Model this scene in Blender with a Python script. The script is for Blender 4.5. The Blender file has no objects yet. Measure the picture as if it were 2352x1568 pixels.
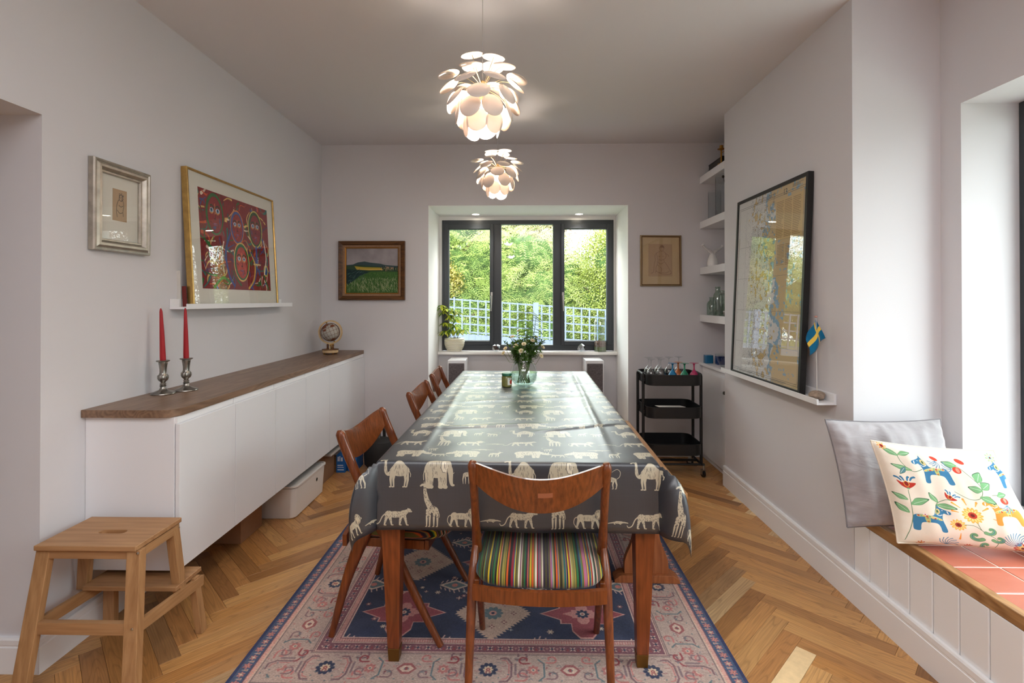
import bpy, bmesh, math, random
import numpy as np
from mathutils import Vector, Matrix, noise as mnoise
R = math.radians
random.seed(7); rng = np.random.default_rng(7)
sc = bpy.context.scene
COL = sc.collection

# ------------------------------------------------------------------ camera
cam_d = bpy.data.cameras.new('camera'); cam = bpy.data.objects.new('camera', cam_d); COL.objects.link(cam)
cam.location = (0, 0, 1.357); cam.rotation_euler = (R(90.33), 0, R(1.04))
cam_d.sensor_width = 36; cam_d.lens = 1160/2352*36; cam_d.shift_x = 0; cam_d.shift_y = -101.7/2352
cam_d.clip_start = .05; cam_d.clip_end = 200
sc.camera = cam

# ------------------------------------------------------------------ light and exposure
w = bpy.data.worlds.new('sky'); sc.world = w; w.use_nodes = True
bg = w.node_tree.nodes['Background']; bg.inputs[0].default_value = (.93, .97, 1, 1); bg.inputs[1].default_value = 4.7
sun_d = bpy.data.lights.new('sun', 'SUN'); sun_d.energy = 2.2; sun_d.angle = R(4); sun_d.color = (1, .95, .86)
sun = bpy.data.objects.new('sun', sun_d); COL.objects.link(sun); sun.rotation_euler = (R(42), 0, R(-28)); sun.location = (0, 0, 8)
CEIL_Z = 2.725
def portal(name, loc, rot, sx, sy):
    d = bpy.data.lights.new(name, 'AREA'); d.shape = 'RECTANGLE'; d.size = sx; d.size_y = sy
    d.cycles.is_portal = True
    o = bpy.data.objects.new(name, d); COL.objects.link(o); o.location = loc; o.rotation_euler = rot
portal('portal_back', (.06, 5.2, 1.5), (R(-90), 0, 0), 1.8, 1.4)
def area_light(name, loc, rot, sx, sy, en, c=(1, .97, .94)):
    d = bpy.data.lights.new(name, 'AREA'); d.shape = 'RECTANGLE'; d.size = sx; d.size_y = sy; d.energy = en; d.color = c
    o = bpy.data.objects.new(name, d); COL.objects.link(o); o.location = loc; o.rotation_euler = rot
area_light('daylight_right_window', (2.30, 1.1, 1.22), (0, R(90), 0), 1.5, 2.1, 10, (.92, .96, 1))
area_light('ceiling_fill_behind_camera', (-.1, -.55, CEIL_Z-.012), (0, 0, 0), 2.6, 2.0, 40, (.96, .97, 1))  # fill light added under the unseen ceiling to brighten the room
sc.view_settings.view_transform = 'Standard'; sc.view_settings.look = 'None'
sc.view_settings.exposure = 0.96; sc.view_settings.gamma = 1; sc.view_settings.use_curve_mapping = False
sc.cycles.use_denoising = True
sc.cycles.max_bounces = 10; sc.cycles.diffuse_bounces = 6; sc.cycles.transparent_max_bounces = 24
sc.cycles.caustics_reflective = False; sc.cycles.caustics_refractive = False
sc.cycles.sample_clamp_indirect = 6

# ------------------------------------------------------------------ materials
def lin(c):
    if len(c) == 3: c = tuple(c)+(255,)
    f = lambda x: x/12.92 if x <= .04045 else ((x+.055)/1.055)**2.4
    return (f(c[0]/255), f(c[1]/255), f(c[2]/255), 1)
class NT:
    def __init__(s, name):
        s.m = bpy.data.materials.new(name); s.m.use_nodes = True; s.t = s.m.node_tree
        s.p = s.t.nodes['Principled BSDF']; s.out = s.t.nodes['Material Output']
    def n(s, typ, ins=None, **kw):
        x = s.t.nodes.new('ShaderNode'+typ)
        for k, v in kw.items(): setattr(x, k, v)
        for k, v in (ins or {}).items(): s.set(x, k, v)
        return x
    def set(s, x, k, v):
        i = x.inputs[k]
        if hasattr(v, 'is_output'): s.t.links.new(v, i)
        elif hasattr(v, 'outputs'): s.t.links.new(v.outputs[0], i)
        else: i.default_value = v
    def math(s, op, a, b=0.0, c=None):
        ins = {0: a, 1: b}
        if c is not None: ins[2] = c
        return s.n('Math', ins, operation=op)
    def mix(s, f, a, b, bt='MIX'):
        x = s.n('Mix', None, data_type='RGBA', blend_type=bt)
        s.set(x, 0, f); s.set(x, 6, a); s.set(x, 7, b); return x.outputs[2]
    def ramp(s, f, stops):
        x = s.n('ValToRGB', {0: f}); e = x.color_ramp.elements
        while len(e) < len(stops): e.new(.5)
        for i, (p, c) in enumerate(stops): e[i].position = p; e[i].color = c
        return x
    def P(s, **kw):
        for k, v in kw.items():
            nm = {'col': 'Base Color', 'rough': 'Roughness', 'metal': 'Metallic', 'spec': 'Specular IOR Level', 'coat': 'Coat Weight',
                  'coatr': 'Coat Roughness', 'sheen': 'Sheen Weight', 'sub': 'Subsurface Weight', 'em': 'Emission Color', 'es': 'Emission Strength', 'nrm': 'Normal'}[k]
            s.set(s.p, nm, v)
    def bump(s, h, strength, dist=.001):
        b = s.n('Bump', {'Height': h, 'Strength': strength, 'Distance': dist}); s.set(s.p, 'Normal', b.outputs[0])
def mat(name, c, rough=.6, metal=0, spec=.5, coat=0, var=None, bump=None, sheen=0):
    t = NT(name); col = lin(c)
    t.P(col=col, rough=rough, metal=metal, spec=spec, coat=coat, sheen=sheen)
    if var or bump: tc = t.n('TexCoord').outputs['Object']
    if var:
        nz = t.n('TexNoise', {'Vector': tc, 'Scale': var[0], 'Detail': 4.0})
        a = tuple(max(0, x*(1-var[1])) for x in col[:3])+(1,); b = tuple(min(1, x*(1+var[1])) for x in col[:3])+(1,)
        t.P(col=t.ramp(nz.outputs[0], [(.3, a), (.7, b)]))
    if bump:
        nb = t.n('TexNoise', {'Vector': tc, 'Scale': bump[0], 'Detail': 3.0}); t.bump(nb.outputs[0], bump[1], bump[2] if len(bump) > 2 else .001)
    return t.m
def wood(name, dark, light, axis='X', fine=60, rough=.4, coat=0, streak=.5, rnd=False):
    t = NT(name); tc = t.n('TexCoord').outputs['Object']
    long_, cross = 2.2, fine
    sca = [cross]*3; sca['XYZ'.index(axis)] = long_
    mp = t.n('Mapping', {'Vector': tc, 'Scale': sca})
    if rnd:
        oi = t.n('ObjectInfo').outputs['Random']; t.set(mp, 'Location', t.n('CombineXYZ', {0: t.math('MULTIPLY', oi, 37.), 1: t.math('MULTIPLY', oi, 53.), 2: oi}).outputs[0])
    n1 = t.n('TexNoise', {'Vector': mp.outputs[0], 'Scale': 1.0, 'Detail': 6.0, 'Roughness': .6, 'Distortion': .4})
    sc2 = [7.0]*3; sc2['XYZ'.index(axis)] = 1.1
    mp2 = t.n('Mapping', {'Vector': tc, 'Scale': sc2})
    n2 = t.n('TexNoise', {'Vector': mp2.outputs[0], 'Scale': 1.3, 'Detail': 1.5})
    ring = t.math('PINGPONG', t.math('MULTIPLY', n2.outputs[0], 14.), .5)
    ring = t.math('MULTIPLY', ring.outputs[0], 2.)
    f = t.math('ADD', t.math('MULTIPLY', n1.outputs[0], 1-streak*.6).outputs[0], t.math('MULTIPLY', ring.outputs[0], streak*.45).outputs[0])
    r = t.ramp(f.outputs[0], [(.25, lin(dark)), (.75, lin(light))])
    t.P(col=r, rough=rough, coat=coat, spec=.4); t.bump(n1.outputs[0], .12)
    return t.m
def glass(name, tint=(250, 253, 252), gl=.9, rough=0.0, blend=.06):
    """clear thin glass: transparent body with fresnel mirror reflections"""
    t = NT(name); t.t.nodes.remove(t.p)
    tr = t.n('BsdfTransparent', {0: lin(tint)}); g = t.n('BsdfGlossy', {0: (gl, gl, gl, 1), 'Roughness': rough})
    fr = t.n('Fresnel', {'IOR': 1.45}); geo = t.n('NewGeometry')
    f = t.math('MINIMUM', t.math('ADD', fr.outputs[0], blend).outputs[0], 1.)
    f = t.math('MULTIPLY', f.outputs[0], t.math('SUBTRACT', 1., geo.outputs['Backfacing']).outputs[0])
    mx = t.n('MixShader', {0: f.outputs[0], 1: tr.outputs[0], 2: g.outputs[0]})
    t.t.links.new(mx.outputs[0], t.out.inputs[0]); return t.m
def emis(name, c, s):
    t = NT(name); t.P(col=(0.8, .8, .8, 1), em=lin(c), es=s); return t.m

# ------------------------------------------------------------------ mesh builder
class MB:
    def __init__(s): s.v = []; s.f = []
    def add(s, v, f):
        o = len(s.v); s.v += [tuple(p) for p in v]; s.f += [tuple(i+o for i in q) for q in f]; return s
    def box(s, x0, y0, z0, x1, y1, z1):
        x0, x1 = sorted((x0, x1)); y0, y1 = sorted((y0, y1)); z0, z1 = sorted((z0, z1))
        return s.add([(x0,y0,z0),(x1,y0,z0),(x1,y1,z0),(x0,y1,z0),(x0,y0,z1),(x1,y0,z1),(x1,y1,z1),(x0,y1,z1)],
                     [(0,3,2,1),(4,5,6,7),(0,1,5,4),(1,2,6,5),(2,3,7,6),(3,0,4,7)])
    def obox(s, c, size, M):
        b = MB().box(-size[0]/2, -size[1]/2, -size[2]/2, size[0]/2, size[1]/2, size[2]/2); c = Vector(c)
        return s.add([c+M@Vector(p) for p in b.v], b.f)
    def beam(s, a, b, w, h, up=(0, 0, 1)):
        a, b = Vector(a), Vector(b); d = b-a; L = d.length; d.normalize(); sd = d.cross(Vector(up)).normalized(); u = sd.cross(d)
        M = Matrix((sd, d, u)).transposed(); return s.obox((a+b)/2, (w, L, h), M)
    def tube(s, pts, rad, n=10, cap=True, flat=1.0, up=None, pw=2.0):
        """sweep an ellipse (or superellipse) along pts; rad is a number or one per point, or (w, d) pairs"""
        P = [Vector(p) for p in pts]; m = len(P)
        if not isinstance(rad, (list, tuple)): rad = [rad]*m
        rd = [(r, r*flat) if not isinstance(r, (list, tuple)) else r for r in rad]
        T = [(P[min(i+1, m-1)]-P[max(i-1, 0)]).normalized() for i in range(m)]
        ref = Vector(up) if up else (Vector((0, 0, 1)) if abs(T[0].z) < .9 else Vector((1, 0, 0)))
        vs = []; u = (ref-T[0]*ref.dot(T[0])).normalized()
        for i in range(m):
            if up: u = (Vector(up)-T[i]*Vector(up).dot(T[i])).normalized()
            else: u = (u-T[i]*u.dot(T[i])).normalized()
            x = T[i].cross(u)
            for k in range(n):
                a = 2*math.pi*k/n; c_, s_ = math.cos(a), math.sin(a)
                if pw != 2: c_ = math.copysign(abs(c_)**(2/pw), c_); s_ = math.copysign(abs(s_)**(2/pw), s_)
                vs.append(P[i]+x*rd[i][0]*c_+u*rd[i][1]*s_)
        fs = [(i*n+k, i*n+(k+1) % n, (i+1)*n+(k+1) % n, (i+1)*n+k) for i in range(m-1) for k in range(n)]
        if cap: fs += [tuple(range(n-1, -1, -1)), tuple((m-1)*n+k for k in range(n))]
        return s.add(vs, fs)
    def lathe(s, prof, c=(0, 0, 0), n=24, M=None):
        vs = []; c = Vector(c)
        for r, z in prof:
            for k in range(n):
                a = 2*math.pi*k/n; p = Vector((max(r, 1e-5)*math.cos(a), max(r, 1e-5)*math.sin(a), z))
                vs.append(c+(M@p if M else p))
        m = len(prof)
        fs = [(i*n+k, i*n+(k+1) % n, (i+1)*n+(k+1) % n, (i+1)*n+k) for i in range(m-1) for k in range(n)]
        return s.add(vs, fs)
    def ball(s, c, r, n=12, sq=1.0):
        return s.lathe([(r*math.sin(math.pi*i/n), -r*sq*math.cos(math.pi*i/n)) for i in range(n+1)], c, n=max(8, n*2))
    def prism(s, poly, a0, a1, plane='XY'):
        n = len(poly)
        def q(p, h): return {'XY': (p[0], p[1], h), 'XZ': (p[0], h, p[1]), 'YZ': (h, p[0], p[1])}[plane]
        v = [q(p, a0) for p in poly]+[q(p, a1) for p in poly]
        f = [tuple(range(n)), tuple(range(2*n-1, n-1, -1))]+[(i, n+i, n+(i+1) % n, (i+1) % n) for i in range(n)]
        return s.add(v, f)
    def grid(s, fn, nu, nv, closeu=False):
        vs = [fn(i/nu, j/nv) for j in range(nv+1) for i in range(nu+1)]
        return s.add(vs, [(j*(nu+1)+i, j*(nu+1)+i+1, (j+1)*(nu+1)+i+1, (j+1)*(nu+1)+i) for j in range(nv) for i in range(nu)])
    def xf(s, M):
        s.v = [tuple(M@Vector(p)) for p in s.v]; return s
ORG = {}
def mesh(name, v, f, m, smooth=False, uv=None, ang=35, fix=True):
    me = bpy.data.meshes.new(name); me.from_pydata([tuple(p) for p in v], [], f)
    if fix:
        b = bmesh.new(); b.from_mesh(me); bmesh.ops.recalc_face_normals(b, faces=b.faces); b.to_mesh(me); b.free()
    if m is not None: me.materials.append(m)
    if smooth:
        me.polygons.foreach_set('use_smooth', [True]*len(me.polygons)); me.set_sharp_from_angle(angle=R(ang))
    if uv is not None:
        l = me.uv_layers.new(name='UVMap'); idx = np.empty(len(me.loops), dtype=np.int32); me.loops.foreach_get('vertex_index', idx)
        l.data.foreach_set('uv', np.asarray(uv, dtype=np.float32)[idx].ravel())
    me.update(); return me
def put(mb, name, m, parent=None, smooth=False, bevel=0, seg=2, uv=None, ang=35, label=None, fix=True, kind=None, origin=None):
    o0 = Vector(ORG.get(parent.name, (0, 0, 0))) if parent is not None else Vector(origin or (0, 0, 0))
    me = mesh(name, [Vector(p)-o0 for p in mb.v], mb.f, m, smooth, uv, ang, fix)
    o = bpy.data.objects.new(name, me); COL.objects.link(o)
    if parent is not None: o.parent = parent
    else: o.location = o0
    ORG[o.name] = tuple(o0)
    if bevel:
        b = o.modifiers.new('bevel', 'BEVEL'); b.width = bevel; b.segments = seg; b.limit_method = 'ANGLE'; b.angle_limit = R(40)
        if not smooth: me.polygons.foreach_set('use_smooth', [True]*len(me.polygons)); me.set_sharp_from_angle(angle=R(30)) if False else None
        b.harden_normals = True
    if label: o['label'] = label
    if kind: o['kind'] = kind
    return o
def thing(name, label, cat, loc, group=None, rz=0, local=False):
    o = bpy.data.objects.new(name, None); COL.objects.link(o); o.location = loc; o.rotation_euler = (0, 0, rz); o.empty_display_size = .1
    o['label'] = label; o['category'] = cat
    if group: o['group'] = group
    ORG[o.name] = (0, 0, 0) if local else tuple(loc); return o
def solo(mb, name, m, label, cat, group=None, loc=None, **kw):
    v = np.array([tuple(p) for p in mb.v]); c = loc or ((v[:, 0].min()+v[:, 0].max())/2, (v[:, 1].min()+v[:, 1].max())/2, v[:, 2].min())
    o = put(mb, name, m, None, origin=tuple(float(x) for x in c), **kw); o['label'] = label; o['category'] = cat
    if group: o['group'] = group
    return o
def struct(mb, name, m, parent=None, **kw):
    o = put(mb, name, m, parent, **kw)
    if parent is None: o['kind'] = 'structure'
    return o
def relabel(o, label, group=None, cat=None):
    o['label'] = label
    if group: o['group'] = group
    if cat: o['category'] = cat
    return o
def dup(root, loc=None, rz=None, label=None, group=None):
    def cp(o, par):
        c = o.copy(); COL.objects.link(c)
        if par is not None: c.parent = par
        for ch in o.children: cp(ch, c)
        return c
    r = cp(root, None)
    if loc is not None: r.location = loc
    if rz is not None: r.rotation_euler = (0, 0, rz)
    if label: r['label'] = label
    if group: r['group'] = group
    return r
def cm(pts, n=6, closed=False):
    """Catmull-Rom smoothing"""
    P = [np.array(p, float) for p in pts]; m = len(P); out = []
    for i in range(m if closed else m-1):
        g = (lambda k: P[k % m]) if closed else (lambda k: P[max(0, min(m-1, k))])
        a, b, c, d = g(i-1), g(i), g(i+1), g(i+2)
        for k in range(n):
            t = k/n; out.append(.5*((2*b)+(-a+c)*t+(2*a-5*b+4*c-d)*t*t+(-a+3*b-3*c+d)*t**3))
    if not closed: out.append(P[-1])
    return [tuple(x) for x in out]

# ------------------------------------------------------------------ flat print drawn into memory (prints, paintings, woven patterns)
class CV:
    def __init__(s, w, h, px, bgc):
        s.w, s.h = w, h; s.W, s.H = int(px), int(px*h/w); s.k = s.W/w; s.a = np.zeros((s.H, s.W, 3), np.float32); s.a[:] = np.array(bgc)/255; s.m = None
    def _win(s, x0, y0, x1, y1):
        i0 = max(0, int(x0*s.k)-2); i1 = min(s.W, int(x1*s.k)+3); j0 = max(0, int(y0*s.k)-2); j1 = min(s.H, int(y1*s.k)+3)
        if i1 <= i0 or j1 <= j0: return None
        X, Y = np.meshgrid((np.arange(i0, i1)+.5)/s.k, (np.arange(j0, j1)+.5)/s.k); return i0, i1, j0, j1, X, Y
    def _put(s, win, al, c):
        i0, i1, j0, j1 = win[:4]; al = al[..., None]
        s.a[j0:j1, i0:i1] = s.a[j0:j1, i0:i1]*(1-al)+np.array(c[:3], np.float32)/255*al
        if s.m is not None: s.m[j0:j1, i0:i1] = np.maximum(s.m[j0:j1, i0:i1], al[..., 0])
    def line(s, pts, r, c, r1=None, al=1.0, clip=False):
        pts = [tuple(p) for p in pts]; n = len(pts)-1; r1 = r if r1 is None else r1; R0 = max(r, r1)
        xs = [p[0] for p in pts]; ys = [p[1] for p in pts]; win = s._win(min(xs)-R0, min(ys)-R0, max(xs)+R0, max(ys)+R0)
        if win is None: return
        X, Y = win[4], win[5]; best = np.full(X.shape, -1e9, np.float32)
        for i in range(n):
            ax, ay = pts[i]; bx, by = pts[i+1]; dx, dy = bx-ax, by-ay; L = dx*dx+dy*dy+1e-12
            t = np.clip(((X-ax)*dx+(Y-ay)*dy)/L, 0, 1); rr = r+(r1-r)*((i+t)/n)
            best = np.maximum(best, rr-np.hypot(X-ax-t*dx, Y-ay-t*dy))
        A = np.clip(best*s.k+.5, 0, 1)*al
        if clip: A = A*s.m[win[2]:win[3], win[0]:win[1]]
        s._put(win, A, c)
    def ell(s, cx, cy, rx, ry, c, rot=0, al=1.0, clip=False):
        R0 = max(rx, ry); win = s._win(cx-R0, cy-R0, cx+R0, cy+R0)
        if win is None: return
        X, Y = win[4]-cx, win[5]-cy; ca, sa = math.cos(rot), math.sin(rot)
        u = (X*ca+Y*sa)/rx; v = (-X*sa+Y*ca)/ry; A = np.clip((1-np.sqrt(u*u+v*v))*min(rx, ry)*s.k+.5, 0, 1)*al
        if clip: A = A*s.m[win[2]:win[3], win[0]:win[1]]
        s._put(win, A, c)
    def poly(s, pts, c, al=1.0):
        xs = [p[0] for p in pts]; ys = [p[1] for p in pts]; win = s._win(min(xs), min(ys), max(xs), max(ys))
        if win is None: return
        X, Y = win[4], win[5]; ins = np.zeros(X.shape, bool); D = np.full(X.shape, 1e9, np.float32); n = len(pts)
        for i in range(n):
            ax, ay = pts[i]; bx, by = pts[(i+1) % n]
            if abs(by-ay) > 1e-12: ins ^= ((ay > Y) != (by > Y)) & (X < (bx-ax)*(Y-ay)/(by-ay)+ax)
            dx, dy = bx-ax, by-ay; t = np.clip(((X-ax)*dx+(Y-ay)*dy)/(dx*dx+dy*dy+1e-12), 0, 1)
            D = np.minimum(D, np.hypot(X-ax-t*dx, Y-ay-t*dy))
        s._put(win, np.clip(np.where(ins, D, -D)*s.k+.5, 0, 1)*al, c)
    def grain(s, amt, blur=0):
        g = rng.normal(0, amt, (s.H, s.W, 1)).astype(np.float32)
        if blur: g = (g+np.roll(g, 1, 1)+np.roll(g, 2, 1)+np.roll(g, -1, 1))/2
        s.a = np.clip(s.a*(1+g), 0, 1)
    def image(s, name):
        im = bpy.data.images.new(name, s.W, s.H); b = np.ones((s.H, s.W, 4), np.float32); b[..., :3] = s.a
        im.pixels.foreach_set(b.ravel()); im.update(); return im
def fbm(W, H, cells, oct=4):
    """tileable-free value noise, 0..1"""
    out = np.zeros((H, W), np.float32); amp = 1; tot = 0
    for o in range(oct):
        n = cells*2**o; gy = max(2, int(n*H/W)); g = rng.random((gy+2, n+2)).astype(np.float32)
        x = np.linspace(0, n, W, endpoint=False); y = np.linspace(0, gy, H, endpoint=False); xi = x.astype(int); yi = y.astype(int)
        fx = x-xi; fy = (y-yi)[:, None]; fx = fx*fx*(3-2*fx); fy = fy*fy*(3-2*fy)
        a = g[yi][:, xi]; b = g[yi][:, xi+1]; c = g[yi+1][:, xi]; d = g[yi+1][:, xi+1]
        out += amp*((a*(1-fx)+b*fx)*(1-fy)+(c*(1-fx)+d*fx)*fy); tot += amp; amp *= .5
    return out/tot
def printmat(name, cv, rough=.8, ext='EXTEND', spec=.3, bump=None, coat=0, coatr=.1, sheen=0):
    t = NT(name); tx = t.n('TexImage', None, image=cv.image(name), extension=ext, interpolation='Cubic' if ext == 'EXTEND' else 'Linear')
    t.set(tx, 'Vector', t.n('UVMap').outputs[0]); t.P(col=tx.outputs[0], rough=rough, spec=spec, coat=coat, coatr=coatr, sheen=sheen)
    if bump:
        nb = t.n('TexNoise', {'Vector': t.n('TexCoord').outputs['Object'], 'Scale': bump[0], 'Detail': 3.0}); t.bump(nb.outputs[0], bump[1], bump[2] if len(bump) > 2 else .001)
    return t.m
# ------------------------------------------------------------------ shared materials
M_wall = mat('wall_paint', (213, 211, 214), .9, spec=.2, bump=(90, .08))
M_ceil = mat('ceiling_paint', (218, 216, 219), .95, spec=.1)
M_white = mat('white_paint', (234, 234, 236), .45, spec=.4)
M_reveal = mat('white_reveal_paint', (244, 243, 242), .8, spec=.2)
M_lam = mat('white_laminate', (230, 230, 233), .35, spec=.5)
M_dark = mat('anthracite_frame', (52, 57, 62), .4, spec=.5)
M_black = mat('black_powder_coat', (20, 20, 21), .42, spec=.5)
M_steel = mat('brushed_steel', (190, 188, 184), .3, 1)
M_pewter = mat('pewter', (150, 145, 138), .28, 1, var=(40, .25))
M_brass = mat('brass', (178, 132, 62), .3, 1)
M_gold = mat('gold_frame', (196, 160, 96), .3, .85, var=(30, .15))
M_silver = mat('silver_leaf_frame', (176, 168, 156), .36, .8, var=(25, .18))
M_glass = glass('clear_glass', blend=.02)
M_pane = glass('window_glass', (250, 253, 252), blend=.0)
M_picglass = glass('picture_glass', (252, 252, 252), blend=.03)

# ------------------------------------------------------------------ room shell
CEIL = 2.725; XL = -1.763; YB = 4.424; XR = 1.498; YN = 5.05; XA = 1.89; YA = 2.308
NX0, NX1, NZ = -.816, .934, 2.188
# floor: slab with herringbone oak planks
fl = struct(MB().box(-3.4, -2.9, -.14, 2.2, YN+.02, -.0125), 'floor', mat('dark_joint', (52, 34, 20), .9))
t = NT('oak_plank'); uvn = t.n('UVMap').outputs[0]
oi = t.n('ObjectInfo').outputs['Random']; at = t.n('Attribute', None, attribute_name='rnd').outputs['Fac']
rn = t.math('FRACT', t.math('ADD', oi, at).outputs[0])
off = t.n('CombineXYZ', {0: t.math('MULTIPLY', rn, 61.).outputs[0], 1: t.math('MULTIPLY', rn, 97.).outputs[0], 2: 0.0})
uvo = t.n('VectorMath', {0: uvn, 1: off.outputs[0]}, operation='ADD').outputs[0]
mp = t.n('Mapping', {'Vector': uvo, 'Scale': (3.5, 150, 1)}); fine = t.n('TexNoise', {'Vector': mp.outputs[0], 'Scale': 1.0, 'Detail': 5.0, 'Roughness': .65})
mp = t.n('Mapping', {'Vector': uvo, 'Scale': (1.6, 13, 1)}); broad = t.n('TexNoise', {'Vector': mp.outputs[0], 'Scale': 1.0, 'Detail': 1.2})
ring = t.math('PINGPONG', t.math('MULTIPLY', broad.outputs[0], 16.).outputs[0], .5)
rm = t.ramp(ring.outputs[0], [(.0, (1, 1, 1, 1)), (.16, (.15, .15, .15, 1)), (.5, (0, 0, 0, 1))])
base = t.ramp(rn.outputs[0], [(0, lin((182, 128, 78))), (.2, lin((210, 158, 98))), (.4, lin((164, 116, 72))), (.58, lin((216, 166, 106))), (.76, lin((192, 136, 78))), (.9, lin((146, 102, 62))), (.985, lin((238, 206, 156)))])
base.color_ramp.interpolation = 'LINEAR'
c1 = t.mix(t.math('MULTIPLY', t.ramp(fine.outputs[0], [(.35, (1, 1, 1, 1)), (.62, (0, 0, 0, 1))]).outputs[0], .5).outputs[0], base.outputs[0], t.mix(.62, base.outputs[0], lin((62, 36, 16))))
c2 = t.mix(t.math('MULTIPLY', rm.outputs[0], .34).outputs[0], c1, lin((92, 58, 28)))
t.P(col=c2, rough=.36, spec=.42); t.bump(fine.outputs[0], .08)
M_plank = t.m
PW, PL, PT = .0705, .4905, .0125
def plank_verts(L, W, c=.0007, g=.0004):
    x0, x1, y0, y1 = g, L-g, g, W-g
    v = [(x0+c, y0+c, 0), (x1-c, y0+c, 0), (x1-c, y1-c, 0), (x0+c, y1-c, 0), (x0, y0, -c), (x1, y0, -c), (x1, y1, -c), (x0, y1, -c), (x0, y0, -PT), (x1, y0, -PT), (x1, y1, -PT), (x0, y1, -PT)]
    return v, [(0, 1, 2, 3)]+[(4+i, 4+(i+1) % 4, (i+1) % 4, i) for i in range(4)]+[(8+i, 8+(i+1) % 4, 4+(i+1) % 4, 4+i) for i in range(4)]
pv, pf = plank_verts(PL, PW); pmesh = mesh('plank', pv, pf, M_plank, uv=[(p[0], p[1]) for p in pv], fix=False)
pale_me = mesh('plank', pv, pf, mat('pale_oak', (226, 196, 150), .4, var=(40, .08), bump=(300, .1)), uv=[(p[0], p[1]) for p in pv], fix=False)
s2 = math.sqrt(.5); d1 = Vector((-s2, s2, 0)); d2 = Vector((s2, s2, 0))
allp = []
for nrow in range(-9, 10):
    for k in range(-75, 110):
        for kind in (0, 1):
            u0, v0 = (k*PW, k*PW) if kind == 0 else ((k-1)*PW, k*PW)
            u0 += nrow*PL; v0 -= nrow*PL
            o = d1*u0+d2*v0+Vector((1.080-PL*s2, 2.262, 0))
            # kind 0 runs along d1 (u), kind 1 along d2 (v); mesh x is long
            if kind == 0: X, Y, org = d1, -d2, o+d2*PW
            else: X, Y, org = d2, d1, o
            c = org+X*PL/2+Y*PW/2
            if -1.95 < c.x < 1.84 and -2.4 < c.y < 5.1 and not (c.x < XL-.2 and c.y > 1.9) or (-3.3 < c.x <= -1.95 and .2 < c.y < 2.0): allp.append((org, X, Y, c))
def vis_rank(c):
    if c.y < 1.5: return 50-c.y
    if -.85 < c.x < .62 and 1.8 < c.y < 4.3: return 40+c.y
    if c.x < -1.66 or c.x > 1.5: return 30+c.y
    return c.y
allp.sort(key=lambda q: vis_rank(q[3])); sv, sf, suv, srn = [], [], [], []
pale_i = min((k for k in range(300) if allp[k][1] == d2), key=lambda k: (allp[k][3]-Vector((.885, 1.772, 0))).length)
for i, (org, X, Y, c) in enumerate(allp):
    M = Matrix((X, Y, X.cross(Y))).transposed()
    if i < 300:
        o = bpy.data.objects.new('plank', pale_me if i == pale_i else pmesh); COL.objects.link(o); o.parent = fl
        o.matrix_local = Matrix.Translation(org) @ M.to_4x4()
        if X.cross(Y).z < 0: raise RuntimeError('plank flip')
    else:
        n0 = len(sv); sv += [tuple(org+M@Vector(p)) for p in pv]; sf += [tuple(n0+q for q in f_) for f_ in pf]; suv += [(p[0], p[1]) for p in pv]; srn += [random.random()]*len(pv)
me = mesh('plank_field', sv, sf, M_plank, uv=suv, fix=False); a_ = me.attributes.new('rnd', 'FLOAT', 'POINT'); a_.data.foreach_set('value', srn)
o = bpy.data.objects.new('plank_field', me); COL.objects.link(o); o.parent = fl; o['kind'] = 'stuff'

struct(MB().box(-3.6, -3.1, CEIL, 2.5, YN+.35, CEIL+.3), 'ceiling', M_ceil)
# back wall with the window niche
m = MB(); YO = YN+.3
struct(MB().box(XL-.3, YB, -.1, NX0, YO, CEIL), 'wall_back', M_wall); struct(MB().box(NX1, YB, -.1, XA+.3, YO, CEIL), 'wall_back_right', M_wall); struct(MB().box(NX0, YB, NZ, NX1, YO, CEIL), 'wall_back_lintel', M_wall)
m = MB(); m.box(NX0, YN-.07, -.1, NX1, YO, .835); struct(m, 'wall_niche', M_wall)
e = .0015; m = MB()
m.box(NX0-.001, YB+.0005, 0, NX0+e, YO-.01, NZ); m.box(NX1-e, YB+.0005, 0, NX1+.001, YO-.01, NZ); m.box(NX0, YB+.0005, NZ-e, NX1, YO-.01, NZ+.001)
struct(m, 'trim_1', M_reveal)
# left wall with the doorway beside the stool
m = MB(); DH = 2.039
m.box(XL-.3, 1.823, -.1, XL, YB, CEIL); struct(m, 'wall_left', M_wall); struct(MB().box(XL-.3, -3.1, -.1, XL, .75, CEIL), 'wall_left_near', M_wall); struct(MB().box(XL-.3, .75, DH, XL, 1.823, CEIL), 'wall_left_lintel', M_wall)
m = MB(); m.box(-3.6, -3.1, -.1, -3.4, 2.6, CEIL); m.box(-3.4, 2.2, -.1, XL-.3, 2.6, CEIL); struct(m, 'wall_hall', M_wall)
# right side: chimney breast, shelf alcove, window bay
m = MB(); WZ0, WZ1, WY = .43, 2.203, 2.201; XW = 2.133
struct(MB().box(XR, YA, -.1, XA+.5, 3.745, CEIL), 'wall_right', M_wall); struct(MB().box(XA, 3.745, -.1, XA+.5, YB, CEIL), 'wall_right_alcove', M_wall)
struct(MB().box(XA, WY, -.1, 2.5, YA+.0, CEIL), 'wall_right_bay', M_wall); struct(MB().box(XA, 0, WZ1, 2.5, WY, CEIL), 'wall_right_lintel', M_wall); struct(MB().box(XA, 0, -.1, 2.5, WY, WZ0), 'wall_right_sill', M_wall); struct(MB().box(XA, -3.1, -.1, 2.5, 0, CEIL), 'wall_right_near', M_wall)
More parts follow.
